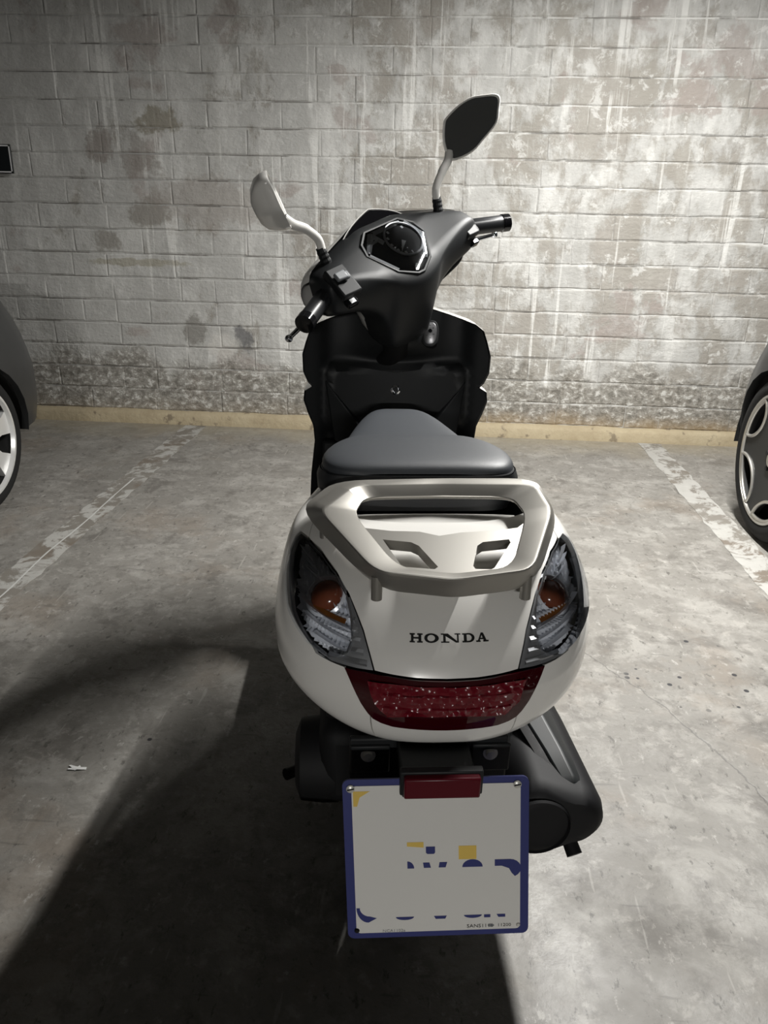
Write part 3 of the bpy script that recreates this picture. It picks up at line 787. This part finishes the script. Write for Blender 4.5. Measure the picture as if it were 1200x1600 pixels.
# white front half of the cowl
rings = []
for x, L in full:
    top, fr, bt = L[2], L[1], L[0]; k = 1.0 + .02 * (abs(x) > .2)
    rings.append([T((x * 1.015, top[0] - .012, top[1] + .0035)), T((x * 1.02, top[0] + .012, top[1] + .006)), T((x * 1.02, fr[0] + .04, (top[1] + fr[1]) / 2)), T((x * 1.02, fr[0] + .03, fr[1] - .02)), T((x * 1.02, bt[0] + .008, bt[1] + .008)), T((x * 1.01, bt[0] - .02, bt[1] - .001))])
G().loft(rings, False, False).mk('front_cowl', M_white, sc, angle=0, sub=1)
# small black screen standing above the cowl
g = G(); rings = []
for i in range(21):
    x = -.105 + .21 * i / 20; k = max(0, 1 - (x / .108) ** 2); h = .030 * k ** .6
    rings.append([T((x, .105, .085 - abs(x) * .25)), T((x, .088 - .2 * x * x, .104 - abs(x) * .26 + h * .4)), T((x, .066 - .2 * x * x, .100 - abs(x) * .22 + h)), T((x, .060 - .2 * x * x, .098 - abs(x) * .22 + h)), T((x, .055, .085 - abs(x) * .2))])
scr = G().loft(rings, False, False).mk('fly_screen', M_gloss, sc)
G().tube([r[2] + Vector((0, 0, .001)) for r in rings], .0013, 6).mk('screen_edge', M_white, scr)
# instrument cluster
def dash(x, t_, off=0): return Vector((x, .052 - .118 * t_ - .76 * off, .103 - .135 * t_ + .65 * off))
HEX = [(-.056, .09), (.056, .09), (.088, .24), (.097, .42), (.055, .80), (.010, .945), (-.010, .945), (-.055, .80), (-.097, .42), (-.088, .24)]
HEXd = densify(HEX, .012)
def hexring(k, off): return [T(dash(x * k, .45 + (q - .45) * k, off)) for x, q in HEXd]
g = G().loft([hexring(1.0, -.03), hexring(1.0, .003), hexring(.98, .006), hexring(.93, .0055), hexring(.90, -.001)], True, False)
dsh = g.mk('instrument_cluster', M_blackp, sc)
g = G(); r = hexring(.905, .0); g.add(r, [tuple(range(len(r)))]); g.mk('dial_face', M_dial, dsh, smooth=False)
def circ(cx, ct, rad, n=40, off=0.0): return [T(dash(cx + rad * math.cos(2 * PI * k / n), ct + rad * math.sin(2 * PI * k / n) / .179, off)) for k in range(n + 1)]
G().tube(circ(.026, .40, .047, off=.004), .0030, 8).mk('dial_bezel', M_shroud, dsh)
g = G()
for k in range(11):
    a = -.9 + 5.0 * k / 10
    for rr, ln in ((.038, .004),):
        c0 = dash(.026 + rr * math.cos(a), .40 + rr * math.sin(a) / .179, .0015); g.add([T(c0 + Vector((dx, dz * -.66, dz * -.75))) for dx, dz in ((-.0030, -.0036), (.0030, -.0036), (.0030, .0036), (-.0030, .0036))], [(0, 1, 2, 3)])
for k in range(5):
    a = .2 + 2.2 * k / 4; c0 = dash(.026 + .025 * math.cos(a), .40 + .025 * math.sin(a) / .179, .0015); g.add([T(c0 + Vector((dx, dz * -.66, dz * -.75))) for dx, dz in ((-.0015, -.0015), (.0015, -.0015), (.0015, .0015), (-.0015, .0015))], [(0, 1, 2, 3)])
for x0, t0 in ((-.062, .42), (-.055, .50), (-.048, .58), (-.07, .50)):
    c0 = dash(x0, t0, .0015); g.add([T(c0 + Vector((dx, dz * -.66, dz * -.75))) for dx, dz in ((-.003, -.002), (.003, -.002), (.003, .002), (-.003, .002))], [(0, 1, 2, 3)])
g.add([T(dash(.030, .44, .002)), T(dash(.022, .40, .002)), T(dash(-.004, .56, .002))], [(0, 1, 2)])
g.mk('dial_marks', M_mark, dsh, smooth=False)['kind'] = 'stuff'
# facetted silver shrouds round the dials
g = G()
for (x0, t0), (x1, t1), wd in (((-.084, .40), (-.040, .16), .013), ((-.084, .42), (-.046, .76), .010), ((-.040, .16), (-.026, .34), .012), ((.066, .17), (.084, .44), .012), ((.084, .44), (.040, .78), .012), ((-.035, .155), (.052, .145), .010), ((-.075, .30), (-.03, .26), .006)):
    a, b = dash(x0, t0, .001), dash(x1, t1, .001); d = (b - a).normalized(); nrm = Vector((0, -.76, .65)); sd = d.cross(nrm).normalized() * wd
    g.add([T(a - sd * .6), T(b - sd * .6), T(b + nrm * .005), T(a + nrm * .005), T(b + sd * .6), T(a + sd * .6)], [(0, 1, 2, 3), (3, 2, 4, 5)])
g.mk('dial_shroud', M_shroud, dsh, angle=20)
g = G(); ks = [(.02, .006), (.3, .006), (.6, .0055), (.85, .004), (.985, .002), (1.0, 0)]
g.loft([hexring(k * .93, .003 + h) for k, h in ks], True, False).mk('cluster_glass', M_glass, dsh)
# small winged emblem at the tip of the cluster
g = G()
for k in range(3):
    g.add([T(dash(-.012 + .002 * k, .875 - .02 * k, .0066)), T(dash(.004 - .001 * k, .835 - .022 * k, .0066)), T(dash(.006, .850 - .022 * k, .0066)), T(dash(-.006 + .002 * k, .892 - .02 * k, .0066))], [(0, 1, 2, 3)])
g.mk('wing_emblem', M_mark, dsh, smooth=False)

for s in (-1, 1):
    X = lambda x, y, z: T((s * x, y, z))
    # grip, bar end, lever
    grp = G().tube([X(.232, .000, .010), X(.238, 0, .010), X(.324, -.0375, -.0085), X(.326, -.038, -.009)], [.016, .0198, .0196, .019], 20).mk('grip', M_grip, sc)
    G().tube([X(.320, -.036, -.0075), X(.321, -.0364, -.008), X(.338, -.0435, -.0118), X(.3395, -.044, -.012)], [.018, .0215, .0212, .016], 20).mk('bar_end', M_gloss, grp)
    G().tube([X(.228, .001, .011), X(.240, -.001, .0095)], .0195, 20).mk('grip_flange', M_grip, grp)
    lev = spline([X(.20, .045, -.020), X(.245, .052, -.024), X(.30, .038, -.036), X(.345, .018, -.040)], 6)
    lv = G().tube(lev, [.0075 - .0025 * k / (len(lev) - 1) for k in range(len(lev))], 12).mk('brake_lever', M_chrome, sc)
    e = X(.347, .017, -.0405); g = G(); g.lathe([(.0085 * math.sin(k * PI / 10), -.0085 * math.cos(k * PI / 10)) for k in range(11)], e, (1, 0, 0), 14); g.mk('lever_ball', M_chrome, lv)
    # mirrors: same shape both sides
    rim = [(.299, .061, .245), (.307, .052, .258), (.328, .026, .275), (.347, .001, .282), (.363, -.022, .279), (.379, -.045, .273), (.383, -.052, .262), (.377, -.048, .240), (.369, -.041, .214), (.344, -.012, .187), (.325, .012, .168), (.300, .046, .160), (.290, .060, .168), (.289, .066, .205)]
    nrm = Vector((-.80, -.58, .10)).normalized()
    rim = [Vector(v) + Vector((-.040, -.036, .003)) for v in spline(rim, 3, True)]; cc = sum(rim, Vector()) / len(rim)
    Rg = lambda k, off, dz=0: [T((lambda v: (s * v.x, v.y, v.z))(cc + (v - cc) * k + nrm * off + Vector((0, 0, dz)))) for v in rim]
    hd = G().loft([Rg(.90, -.001), Rg(.935, .003), Rg(.98, .003), Rg(1.0, 0), Rg(.985, -.012), Rg(.90, -.026), Rg(.70, -.040, -.004), Rg(.42, -.048, -.008), Rg(.10, -.050, -.01)], True, False).mk('mirror', M_white, sc, angle=60)
    g = G(); r = Rg(.915, .0008); g.add(r, [tuple(range(len(r)))]); g.mk('mirror_glass', M_mirror, hd, smooth=False)
    stem = spline([X(.186, .029, .098), X(.190, .026, .122), X(.216, .021, .150), X(.243, .021, .168), X(.258, .024, .186)], 6)
    G().tube(stem, [.0095] * 12 + [.0105] * (len(stem) - 12), 14).mk('mirror_stem', M_white, hd)
    g = G()
    bt = [X(.182 + .006 * k / 8, .030, .062 + .040 * k / 8) for k in range(9)]
    g.tube(bt, [.0125, .0115, .0125, .0112, .0122, .011, .012, .0108, .0105], 14).mk('mirror_boot', M_blackp, hd, angle=20)
# left switch pod with its buttons
def podmk(nm, c, d, m, par, rot=0.0, bev=.003):
    g = G(); R = Matrix.Rotation(math.radians(-38), 3, 'X') @ Matrix.Rotation(rot, 3, 'Z'); g.box((0, 0, 0), d, R)
    return mk(nm, [T(Vector(c) + v) for v in g.V], g.F, m, par, bevel=bev)
pod = podmk('switch_pod', (-.207, -.036, .030), (.052, .020, .074), M_blackp, sc, bev=.004)
podmk('beam_switch', (-.214, -.047, .046), (.028, .010, .020), M_button, pod)
podmk('beam_rocker', (-.200, -.048, .043), (.012, .010, .018), M_button, pod)
podmk('signal_recess', (-.206, -.0445, .016), (.032, .006, .022), M_gloss, pod)
podmk('signal_slider', (-.202, -.0475, .016), (.012, .008, .012), M_button, pod)
podmk('horn_pod', (-.199, -.036, -.016), (.030, .014, .022), M_gloss, pod)
podmk('horn_print', (-.199, -.0425, -.013), (.014, .002, .010), M_mark, pod, bev=0)
pod2 = podmk('starter_pod', (.212, -.026, .012), (.040, .018, .044), M_blackp, sc, bev=.004)
podmk('starter_button', (.222, -.026, -.024), (.020, .018, .014), M_gloss, pod2)
G().tube(spline([T((.222, .02, -.036)), T((.215, .03, -.062)), T((.17, .055, -.088)), T((.11, .065, -.105)), T((.04, .075, -.13))], 6), .0045, 10).mk('brake_cable', M_black2, sc)
podmk('throttle_housing', (.222, -.022, .012), (.030, .020, .040), M_blackp, sc, bev=.004)
# steering column below the cowl
G().tube([T((0, .075, -.13)), T((0, .11, -.215)), T((0, .20, -.25))], [.05, .034, .03], 18).mk('steering_column', M_black2, sc)

# --- number plate, its bracket and reflector
pt = Vector((-.018, -.055, .5205)); pb = Vector((-.0095, -.100, .2955)); dn = (pb - pt); PH = dn.length; dn.normalize()
px_ = Vector((1, 0, .004)).normalized(); pn = px_.cross(-dn).normalized()
if pn.y > 0: pn = -pn
pc = (pt + pb) / 2
def PP(a, b, off=0): return pc + px_ * a - dn * b + pn * off
def rrect(a, b, r, n=6):
    out = []
    for cx, cy, a0 in ((a - r, b - r, 0), (-a + r, b - r, PI / 2), (-a + r, -b + r, PI), (a - r, -b + r, 1.5 * PI)):
        out += [(cx + r * math.cos(a0 + PI / 2 * k / n), cy + r * math.sin(a0 + PI / 2 * k / n)) for k in range(n + 1)]
    return out
def slab(nm, pts, o0, o1, m, par, bev=0):
    g = G(); g.loft([[PP(a, b, o0) for a, b in pts], [PP(a, b, o1) for a, b in pts]]); return g.mk(nm, m, par, recalc=True, bevel=bev, seg=1)
W2 = .1215
plate = slab('number_plate', rrect(W2, PH / 2, .009), -.002, .001, M_blue, sc)
slab('plate_sheet', rrect(W2 - .0115, PH / 2 - .0085, .006), .001, .0022, M_plate, plate)
def ptpix(x, y):   # place on the plate measured in the plate's own 0..1 frame
    return (-W2 + 2 * W2 * x, PH / 2 - PH * y)
def pq(nm, L, m, off=.0026): return slab(nm, [ptpix(*q) for q in L], .0021, off, m, plate)
# yellow blocks and the ends of the blue characters
pq('yellow_print', [(.055, .068), (.145, .068), (.090, .105), (.075, .16), (.055, .16)], M_yellow)
pq('yellow_print', [(.335, .39), (.425, .39), (.425, .425), (.335, .415)], M_yellow)
pq('yellow_print', [(.615, .42), (.712, .42), (.712, .505), (.615, .505)], M_yellow)
def arcp(cx, cy, rx, ry, a0, a1, n=10): return [(cx + rx * math.cos(a0 + (a1 - a0) * k / n), cy + ry * math.sin(a0 + (a1 - a0) * k / n)) for k in range(n + 1)]
pq('blue_print', [(.437, .42), (.487, .42), (.487, .458), (.48, .466), (.445, .466), (.437, .458)], M_blue)
pq('blue_print', [(.335, .515)] + arcp(.335, .555, .037, .045, -PI / 2, 0, 6) + [(.335, .555)], M_blue)
pq('blue_print', [(.42, .52), (.455, .52), (.463, .553), (.424, .553)], M_blue)
pq('blue_print', [(.51, .52), (.552, .52), (.543, .553), (.505, .553)], M_blue)
pq('blue_print', [(.634, .555)] + arcp(.69, .555, .056, .048, PI, 2 * PI, 12), M_blue)
pq('blue_print', [(.812, .512), (.90, .512)] + arcp(.895, .57, .062, .058, -PI / 2, PI * .35, 8) + [(.905, .60), (.89, .57), (.85, .553), (.812, .553)], M_blue)
pq('blue_print', [(.052, .80), (.072, .80)] + arcp(.125, .80, .056, .056, PI, PI / 2, 6)[::1] + [(.16, .868)] + arcp(.115, .80, .064, .094, PI / 2, PI, 8), M_blue)
pq('blue_print', arcp(.315, .865, .05, .020, 0, PI, 10), M_blue)
pq('blue_print', [(.475, .865), (.545, .865), (.537, .884), (.484, .884)], M_blue)
pq('blue_print', arcp(.69, .865, .05, .020, 0, PI, 10), M_blue)
pq('blue_print', [(.752, .865), (.787, .865), (.787, .884), (.752, .884)], M_blue)
pq('blue_print', [(.822, .865), (.87, .865), (.87, .884), (.832, .884)], M_blue)
def small_text(txt, x, y, h, m, nm):
    cu = bpy.data.curves.new(nm, 'FONT'); cu.body = txt; cu.size = h; cu.resolution_u = 2
    tmp = bpy.data.objects.new(nm, cu); me = tmp.to_mesh(); V = [v.co.copy() for v in me.vertices]; F = [tuple(p.vertices) for p in me.polygons]; tmp.to_mesh_clear()
    bpy.data.objects.remove(tmp); bpy.data.curves.remove(cu)
    a0, b0 = ptpix(x, y); mk(nm, [PP(a0 + v.x * 1.15, b0 + v.y, .0026) for v in V], F, m, plate, smooth=False)
small_text('SANS1116', .655, .948, .0072, M_black_print, 'small_print'); small_text('11200', .825, .946, .0066, M_black_print, 'small_print'); small_text('NCA1102a', .19, .960, .0058, M_button, 'small_print')
slab('small_seal', [ptpix(*q) for q in arcp(.790, .937, .018, .010, 0, 2 * PI, 14)[:-1]], .0021, .0026, M_button, plate)
for i, (a, b) in enumerate(((.043, .052), (.935, .046), (.050, .945), (.942, .938))):
    c0 = PP(*ptpix(a, b), .002); r = (.0055, .0055, .0035, .0030)[i]
    sw = G().lathe([(0, .0022), (r * .7, .002), (r, .0008), (r, 0)], c0, pn, 16).mk('plate_screw', M_steel if i != 2 else M_gloss, plate)
    if i < 2: mk('plate_screw_slot', [c0 + px_ * (r * .8 * p) + dn * (.0009 * q - r * .15 * p) + pn * .0024 for p, q in ((-1, -1), (1, -1), (1, 1), (-1, 1))], [(0, 1, 2, 3)], M_gloss, sc).parent = plate
G().box((-.013, .006, .505), (.100, .14, .020)).mk('reflector_arm', M_blackp, plate, bevel=.004)
rf = G().box((-.012, -.070, .5195), (.098, .012, .031)).mk('rear_reflector', M_reflex, sc, bevel=.0025)
G().box((-.012, -.060, .520), (.107, .012, .037)).mk('reflector_case', M_blackp, rf, bevel=.002)
br = G().box((-.017, .034, .482), (.224, .010, .072)).mk('plate_bracket', M_blackp, sc, bevel=.003)
for x in (-.100, .070): G().box((x, .027, .486), (.055, .006, .045)).mk('bracket_pad', M_blackp, br, bevel=.002)
G().box((-.014, -.02, .40), (.13, .05, .13)).mk('plate_arm', M_black2, br, bevel=.006)
for x in (-.103, .069):
    g = G(); g.lathe([(0, .010), (.0062, .0095), (.0066, .003), (.0105, .0028), (.0105, 0)], (x, .026, .494), (0, -1, .15), 6 if False else 18); g.mk('bracket_bolt', M_steel, br)
# --- rear end mechanics
def wheel(nm, c, R, wd, axis, par=sc):
    wt = G(); prof = []
    for k in range(17):
        a = 2 * PI * k / 16; prof.append((R - wd * .42 + wd * .42 * math.cos(a), wd / 2 * math.sin(a)))
    root = wt.lathe(prof, c, axis, 48).mk(nm, M_rubber, par, recalc=True)
    G().lathe([(R * .62, -wd * .42), (R * .60, -wd * .2), (R * .57, 0), (R * .60, wd * .2), (R * .62, wd * .42)], c, axis, 40).mk('rim', M_alloy, root)
    g = G(); ax = Vector(axis).normalized(); b = ax.orthogonal().normalized(); d2 = ax.cross(b)
    for k in range(5):
        a = 2 * PI * k / 5; dv = b * math.cos(a) + d2 * math.sin(a); g.tube([Vector(c) + dv * .02, Vector(c) + dv * R * .60], [.022, .014], 8)
    g.mk('spoke', M_alloy, root); G().tube([Vector(c) - ax * wd * .5, Vector(c) + ax * wd * .5], .03, 20).mk('hub', M_alloy, root)
    return root
wheel('rear_wheel', (-.012, .36, .215), .215, .105, (1, 0, 0))
fw = T((0, .09, -.88)); fw = Vector((.06, 1.60, .232)); wheel('front_wheel', fw, .232, .095, RM @ Vector((1, 0, 0)))
g = G(); rings = []
fx = RM @ Vector((1, 0, 0)); fy = Vector((-fx.y, fx.x, 0))
for k in range(13):
    a = math.radians(-15 + 150 * k / 12); rr = []
    for q in (-1, -.6, 0, .6, 1): rr.append(fw + fx * (q * .062) + (-fy * math.cos(a) * -1 + Vector((0, 0, 1)) * math.sin(a)) * (.262 - .02 * q * q))
    rings.append(rr)
G().loft(rings, False, False).mk('front_mudguard', M_white, sc)
for s in (-1, 1): G().tube([fw + fx * (s * .062), fw + fx * (s * .062) + Vector((-.055 * 0, -.17, .36))], [.018, .02], 14).mk('fork_leg', M_alloy, sc)
g = G(); g.box((-.13, .52, .27), (.10, .52, .17)); g.mk('transmission_case', M_black2, sc, bevel=.03, seg=3)
g = G(); g.lathe([(0, -.05), (.05, -.05), (.075, -.04), (.08, 0), (.08, .03)], (-.175, .34, .235), (1, 0, 0), 28); g.mk('clutch_cover', M_black2, sc)
G().box((0, .78, .26), (.20, .34, .18)).mk('engine_block', M_black2, sc, bevel=.03, seg=3)
g = G(); rings = []
for k in range(11):
    a = math.radians(20 + 105 * k / 10); rr = []
    for q in (-1, -.5, .5, 1): rr.append(Vector((-.012 + q * .075, .36 - .245 * math.cos(a), .215 + .245 * math.sin(a) - (.02 if abs(q) == 1 else 0))))
    rings.append(rr)
G().loft(rings, False, False).mk('rear_mudguard', M_black2, sc)
G().tube([(-.145, .30, .50), (-.15, .33, .25)], [.022, .018], 16).mk('shock_absorber', M_black2, sc)
cs = G(); 
for s in (-1, 1): cs.tube([(s * .09, .66, .20), (s * .15, .60, .015)], .014, 12)
cs.tube([(-.10, .63, .12), (.10, .63, .12)], .012, 10); cs.tube([(-.15, .60, .014), (-.20, .55, .05), (-.26, .50, .062)], [.012, .011, .013], 10)
cs.mk('centre_stand', M_black2, sc)
# muffler
def hull(c1, r1, c2, r2, n=16):
    a0 = math.atan2(c2[1] - c1[1], c2[0] - c1[0]); out = []
    for k in range(n + 1): a = a0 + PI / 2 + PI * k / n; out.append((c1[0] + r1 * math.cos(a), c1[1] + r1 * math.sin(a)))
    for k in range(n + 1): a = a0 - PI / 2 + PI * k / n; out.append((c2[0] + r2 * math.cos(a), c2[1] + r2 * math.sin(a)))
    return out
H = hull((.168, .333), .068, (.222, .335), .046)
hc = (.188, .334); rings = []
for y, k in ((.052, .02), (.051, .55), (.054, .80), (.064, .94), (.085, 1.0), (.30, .98), (.46, .90), (.52, .75), (.56, .45), (.57, .1)):
    rings.append([Vector((hc[0] + (x - hc[0]) * k, y, hc[1] + (z - hc[1]) * k - .06 * max(0, y - .1))) for x, z in H])
muf = G().loft(rings).mk('muffler', M_muff, sc, recalc=True)
g = G(); g.lathe([(.047, .0), (.049, -.004), (.051, 0)], (.158, .049, .335), (0, 1, 0), 40); g.mk('end_cap_bead', M_muff, muf)
G().tube([(.216, .11, .298), (.222, .08, .274), (.227, .064, .262)], [.012, .012, .0125], 16).mk('tail_pipe', M_muff, muf)
G().tube([(.225, .1, .30), (.228, .085, .292)], [.022, .018], 16).mk('pipe_boss', M_muff, muf)
g = G(); rings = []
for y, xi, xo, zt, zo, k in ((.088, .203, .236, .379, .372, .0), (.098, .200, .241, .386, .376, 0), (.15, .188, .238, .396, .385, 0), (.25, .162, .228, .412, .396, 0), (.36, .140, .214, .424, .405, 0)):
    rings.append([Vector((xi, y, zt)), Vector(((xi + xo) / 2, y, zt + .004)), Vector((xo - .006, y, zo)), Vector((xo + .004, y, zo - .022)), Vector((xo, y, zo - .05)), Vector((xo - .02, y, zo - .055)), Vector((xi + .006, y, zt - .045))])
G().loft(rings).mk('heat_guard', M_guard, muf, recalc=True, bevel=.003)
g = G(); rings = []
for y, x, zt in ((.075, .1985, .345), (.080, .199, .376), (.15, .179, .398), (.25, .153, .414), (.36, .131, .426)):
    rings.append([Vector((x - .011, y, zt)), Vector((x + .005, y, zt)), Vector((x + .005, y + .004, zt - .05)), Vector((x - .011, y + .004, zt - .05))])
G().loft(rings).mk('guard_bracket', M_gloss, muf, recalc=True)
G().tube([(.09, .25, .405), (.155, .22, .40)], .05, 20).mk('air_box', M_guard, sc)
# ------------------------------------------------------------------ neighbouring cars, noses to the wall
M_carL = mat('charcoal_car_paint', (.022, .0225, .023), .38, 0, .15, .4); M_carR = mat('black_car_paint', (.008, .009, .010), .3, 0, .15, .3)
M_cglass = mat('car_window_glass', (.02, .022, .025), .05, 0, .5); M_well = mat('wheel_well', (.006, .006, .006), .8)
M_spoke = mat('dark_alloy', (.018, .0185, .0185), .5); M_rimed = mat('machined_rim', (.52, .51, .48), .3, .85); M_white_rim = mat('bright_alloy', (.78, .78, .77), .3, .5)
def car(name, side_x, sgn, hubY, R, noseY, label, paint, rim_kind, wd=1.72):
    """sgn: direction from the visible side into the car.  Frame: e = inset from the visible side, Y, Z"""
    e0 = empty(name, (side_x + sgn * wd / 2, hubY - 1.3, 0)); tag(e0, label, 'car'); ox = e0.location.x; oy = e0.location.y
    Yb = hubY - 3.35; rear = hubY - 2.55; ra = R + .055; zl = .24
    yf0 = noseY
    def ztop(y): 
        k = (y - (hubY - .55)) / (noseY - (hubY - .55))
        return .98 - .26 * max(0, k) ** 1.8 if y > hubY - .55 else .98 + .02 * sm(hubY - .55, hubY - 2, y)
    def half(y, z):
        bul = -.035 * ((z - .52) / .35) ** 2 if z < .9 else -.045 - (z - .9) * .4
        nose = noseY - .20 * max(0, (z - .42) / .45) ** 2 - .10 * max(0, (.36 - z) / .2) ** 2
        cr = .52; k = max(0, (y - (nose - cr)) / cr); kr = max(0, (Yb + .5 - y) / .5)
        k = min(k, .9995); kr = min(kr, .9995)
        return max(.01, (wd / 2 + bul) * (1 - k ** 2.5) ** (1 / 2.5) * (1 - kr ** 3) ** (1 / 3))
    # side outline with the wheel arches bitten out
    def outline():
        L = [(Yb + .02, .42), (Yb + .1, zl + .04), (rear - ra, zl)]
        def arch(c): return [(c - ra * math.cos(a), .9 * R + ra * math.sin(a)) for a in [PI * (k / 14) for k in range(15)]]
        L += [(rear - ra, zl)] + arch(rear) + [(rear + ra, zl), (hubY - ra, zl)] + arch(hubY) + [(hubY + ra, zl + .04)]
        yy = hubY + ra + .04
        nz = lambda z: noseY - .20 * max(0, (z - .42) / .45) ** 2 - .10 * max(0, (.36 - z) / .2) ** 2
        for z in (.28, .36, .45, .55, .65): L.append((nz(z) - .003, z))
        y = nz(.70)
        top = []
        while y > Yb + .05: top.append((y, min(ztop(y), .99))); y -= .12
        return L + [p for p in top if p[0] < nz(p[1]) - .01]
    O = outline(); body = None
    for s in (1, -1):
        def fn(y, z, s=s):
            h = .01; f = lambda y, z: Vector((s * half(y, z), y, z))
            p = f(y, z); a = f(y + h, z) - f(y - h, z); b = f(y, z + h) - f(y, z - h); nn = a.cross(b)
            if nn.x * s < 0: nn = -nn
            return p + Vector((0, -oy, 0)), nn.normalized()
        q = sheet('body_side', O, .075, fn, .03, paint, e0, angle=45)
    g = G(); rings = []; y = noseY - .10; 
    while y > Yb + .05:
        z = min(ztop(y), .99); hw = half(y, z); rings.append([Vector((hw * k, y - oy, z + .035 * (1 - k * k))) for k in (-1, -.9, -.6, 0, .6, .9, 1)]); y -= .15
    g.loft(rings, False, False).mk('bonnet', paint, e0)
    g = G(); rings = []
    for y, hw, z in ((hubY - .55, .70, .98), (hubY - 1.15, .60, 1.38), (hubY - 1.6, .57, 1.46), (hubY - 2.5, .56, 1.42), (hubY - 3.2, .66, .99)):
        rings.append([Vector((-hw - .08 * (z > 1), y - oy, .97)), Vector((-hw, y - oy, z)), Vector((hw, y - oy, z)), Vector((hw + .08 * (z > 1), y - oy, .97))])
    g.loft(rings, True, True).mk('windows', M_cglass, e0, recalc=True, bevel=.02)
    g = G(); rings = []
    for y, hw, z in ((hubY - 1.12, .60, 1.37), (hubY - 1.6, .575, 1.465), (hubY - 2.5, .565, 1.425)): rings.append([Vector((k * hw, y - oy, z + .01 + .02 * (1 - k * k))) for k in (-1, -.5, 0, .5, 1)])
    g.loft(rings, False, False).mk('roof', paint, e0)
    # dark liner inside: floor pan and wheel wells
    g = G(); g.box((0, (Yb + noseY) / 2 - oy, .62), (wd - .50, noseY - Yb - .9, .62)); g.box((0, hubY - oy + .3, .50), (wd - .62, .7, .5)); g.mk('under_body', M_well, e0, smooth=False)
    for c in (hubY, rear):
        for s in (1, -1):
            g = G(); rings = []
            for k in range(17):
                a = PI * k / 16; rings.append([Vector((s * (wd / 2 - .035), c - oy - (ra + .005) * math.cos(a), .9 * R + (ra + .005) * math.sin(a))), Vector((s * (wd / 2 - .36), c - oy - (ra + .005) * math.cos(a), .9 * R + (ra + .005) * math.sin(a)))])
            g.loft(rings, False, False); g.add([r[1] for r in rings], [tuple(range(17))]); g.mk('wheel_arch', M_well, e0)
            cx = s * (wd / 2 - .125); cy = c - oy; ax = Vector((s, 0, 0)); cen = Vector((cx, cy, R))
            prof = [(R * .78, .10), (R * .84, .108), (R * .93, .104), (R * .985, .088), (R, .06), (R, -.06), (R * .985, -.09), (R * .93, -.10), (R * .80, -.10)]
            tyre = G().lathe(prof, cen, ax, 56).mk('wheel', M_rubber, e0, recalc=True)
            g = G()
            for k in range(3): 
                o_ = -.035 + .035 * k; g.lathe([(R * 1.0005, o_ - .004), (R * .988, o_), (R * 1.0005, o_ + .004)], cen, ax, 40)
            g.mk('tread_groove', M_well, tyre)
            G().lathe([(R * .79, .10), (R * .76, .094), (R * .74, .02), (R * .70, -.08), (.0, -.08)], cen, ax, 48).mk('rim_barrel', M_well, tyre)
            if rim_kind == 'five':
                G().lathe([(R * .79, .098), (R * .785, .106), (R * .755, .106), (R * .745, .096)], cen, ax, 56).mk('rim_edge', M_rimed, tyre)
                # dark face plate with five rounded windows, each with a bright lip
                holes = []; n5 = 5
                ph = math.radians(36)
                for k in range(n5):
                    a0 = ph + 2 * PI * k / n5; hl = []
                    for q in range(13):
                        aa = a0 + .46 * (q / 6 - 1); hl.append((R * .738 * math.cos(aa), R * .738 * math.sin(aa)))
                    for q in range(1, 24):
                        k_ = math.cos(PI * q / 24); aa = a0 + .46 * k_; rr = R * (.738 - .235 * math.sin(PI * q / 24) ** .9); hl.append((rr * math.cos(aa), rr * math.sin(aa)))
                    holes.append(hl)
                ext = [(R * .755 * math.cos(2 * PI * q / 60), R * .755 * math.sin(2 * PI * q / 60)) for q in range(60)]
                def face(a, b):
                    r_ = math.hypot(a, b) / R; return cen + Vector((s * (.098 - .020 * (1 - (r_ / .75) ** 2)), a, b)), ax
                sheet('wheel_face', ext, .022, face, .025, M_spoke, tyre, holes=holes)
                for hl in holes:
                    P_ = [face(*q)[0] + ax * .002 for q in densify(hl, .008)]; P_.append(P_[0]); G().tube(P_, .0072, 8).mk('window_lip', M_rimed, tyre)
            else:
                G().lathe([(R * .79, .098), (R * .785, .106), (R * .75, .106), (R * .73, .090)], cen, ax, 56).mk('rim_edge', M_white_rim, tyre)
                g = G()
                for k in range(7):
                    a = 2 * PI * k / 7 + .2; d = Vector((0, math.cos(a), math.sin(a))); tt = Vector((0, -math.sin(a), math.cos(a)))
                    g.loft([[cen + d * r_ + tt * w_ + ax * .09, cen + d * r_ - tt * w_ + ax * .09, cen + d * r_ - tt * w_ + ax * .05, cen + d * r_ + tt * w_ + ax * .05] for r_, w_ in ((.02, .03), (R * .5, .030), (R * .76, .055))])
                g.mk('spokes', M_white_rim, tyre)
            G().lathe([(0, .092), (.028, .091), (.032, .085), (.034, .07)], cen, ax, 28).mk('hub_cap', M_rimed, tyre)
            g = G()
            for k in range(5):
                a = 2 * PI * k / 5 + math.radians(18); g.tube([cen + Vector((s * .06, .052 * math.cos(a), .052 * math.sin(a))), cen + Vector((s * .086, .052 * math.cos(a), .052 * math.sin(a)))], .010, 10)
            g.mk('wheel_nuts', M_well, tyre)['kind'] = 'stuff'
    # bumper valance and number area
    g = G().box((0, noseY - .30 - oy, .25), (wd - .55, .16, .10)); g.mk('valance', M_well, e0, bevel=.02)
    return e0
car('car', 1.275, 1, 2.975, .326, 3.66, 'black car with a five spoke wheel, parked at the right edge', M_carR, 'five')
car('car', -1.785, -1, 2.86, .29, 3.66, 'charcoal car with a bright alloy wheel, parked at the left edge', M_carL, 'bright')
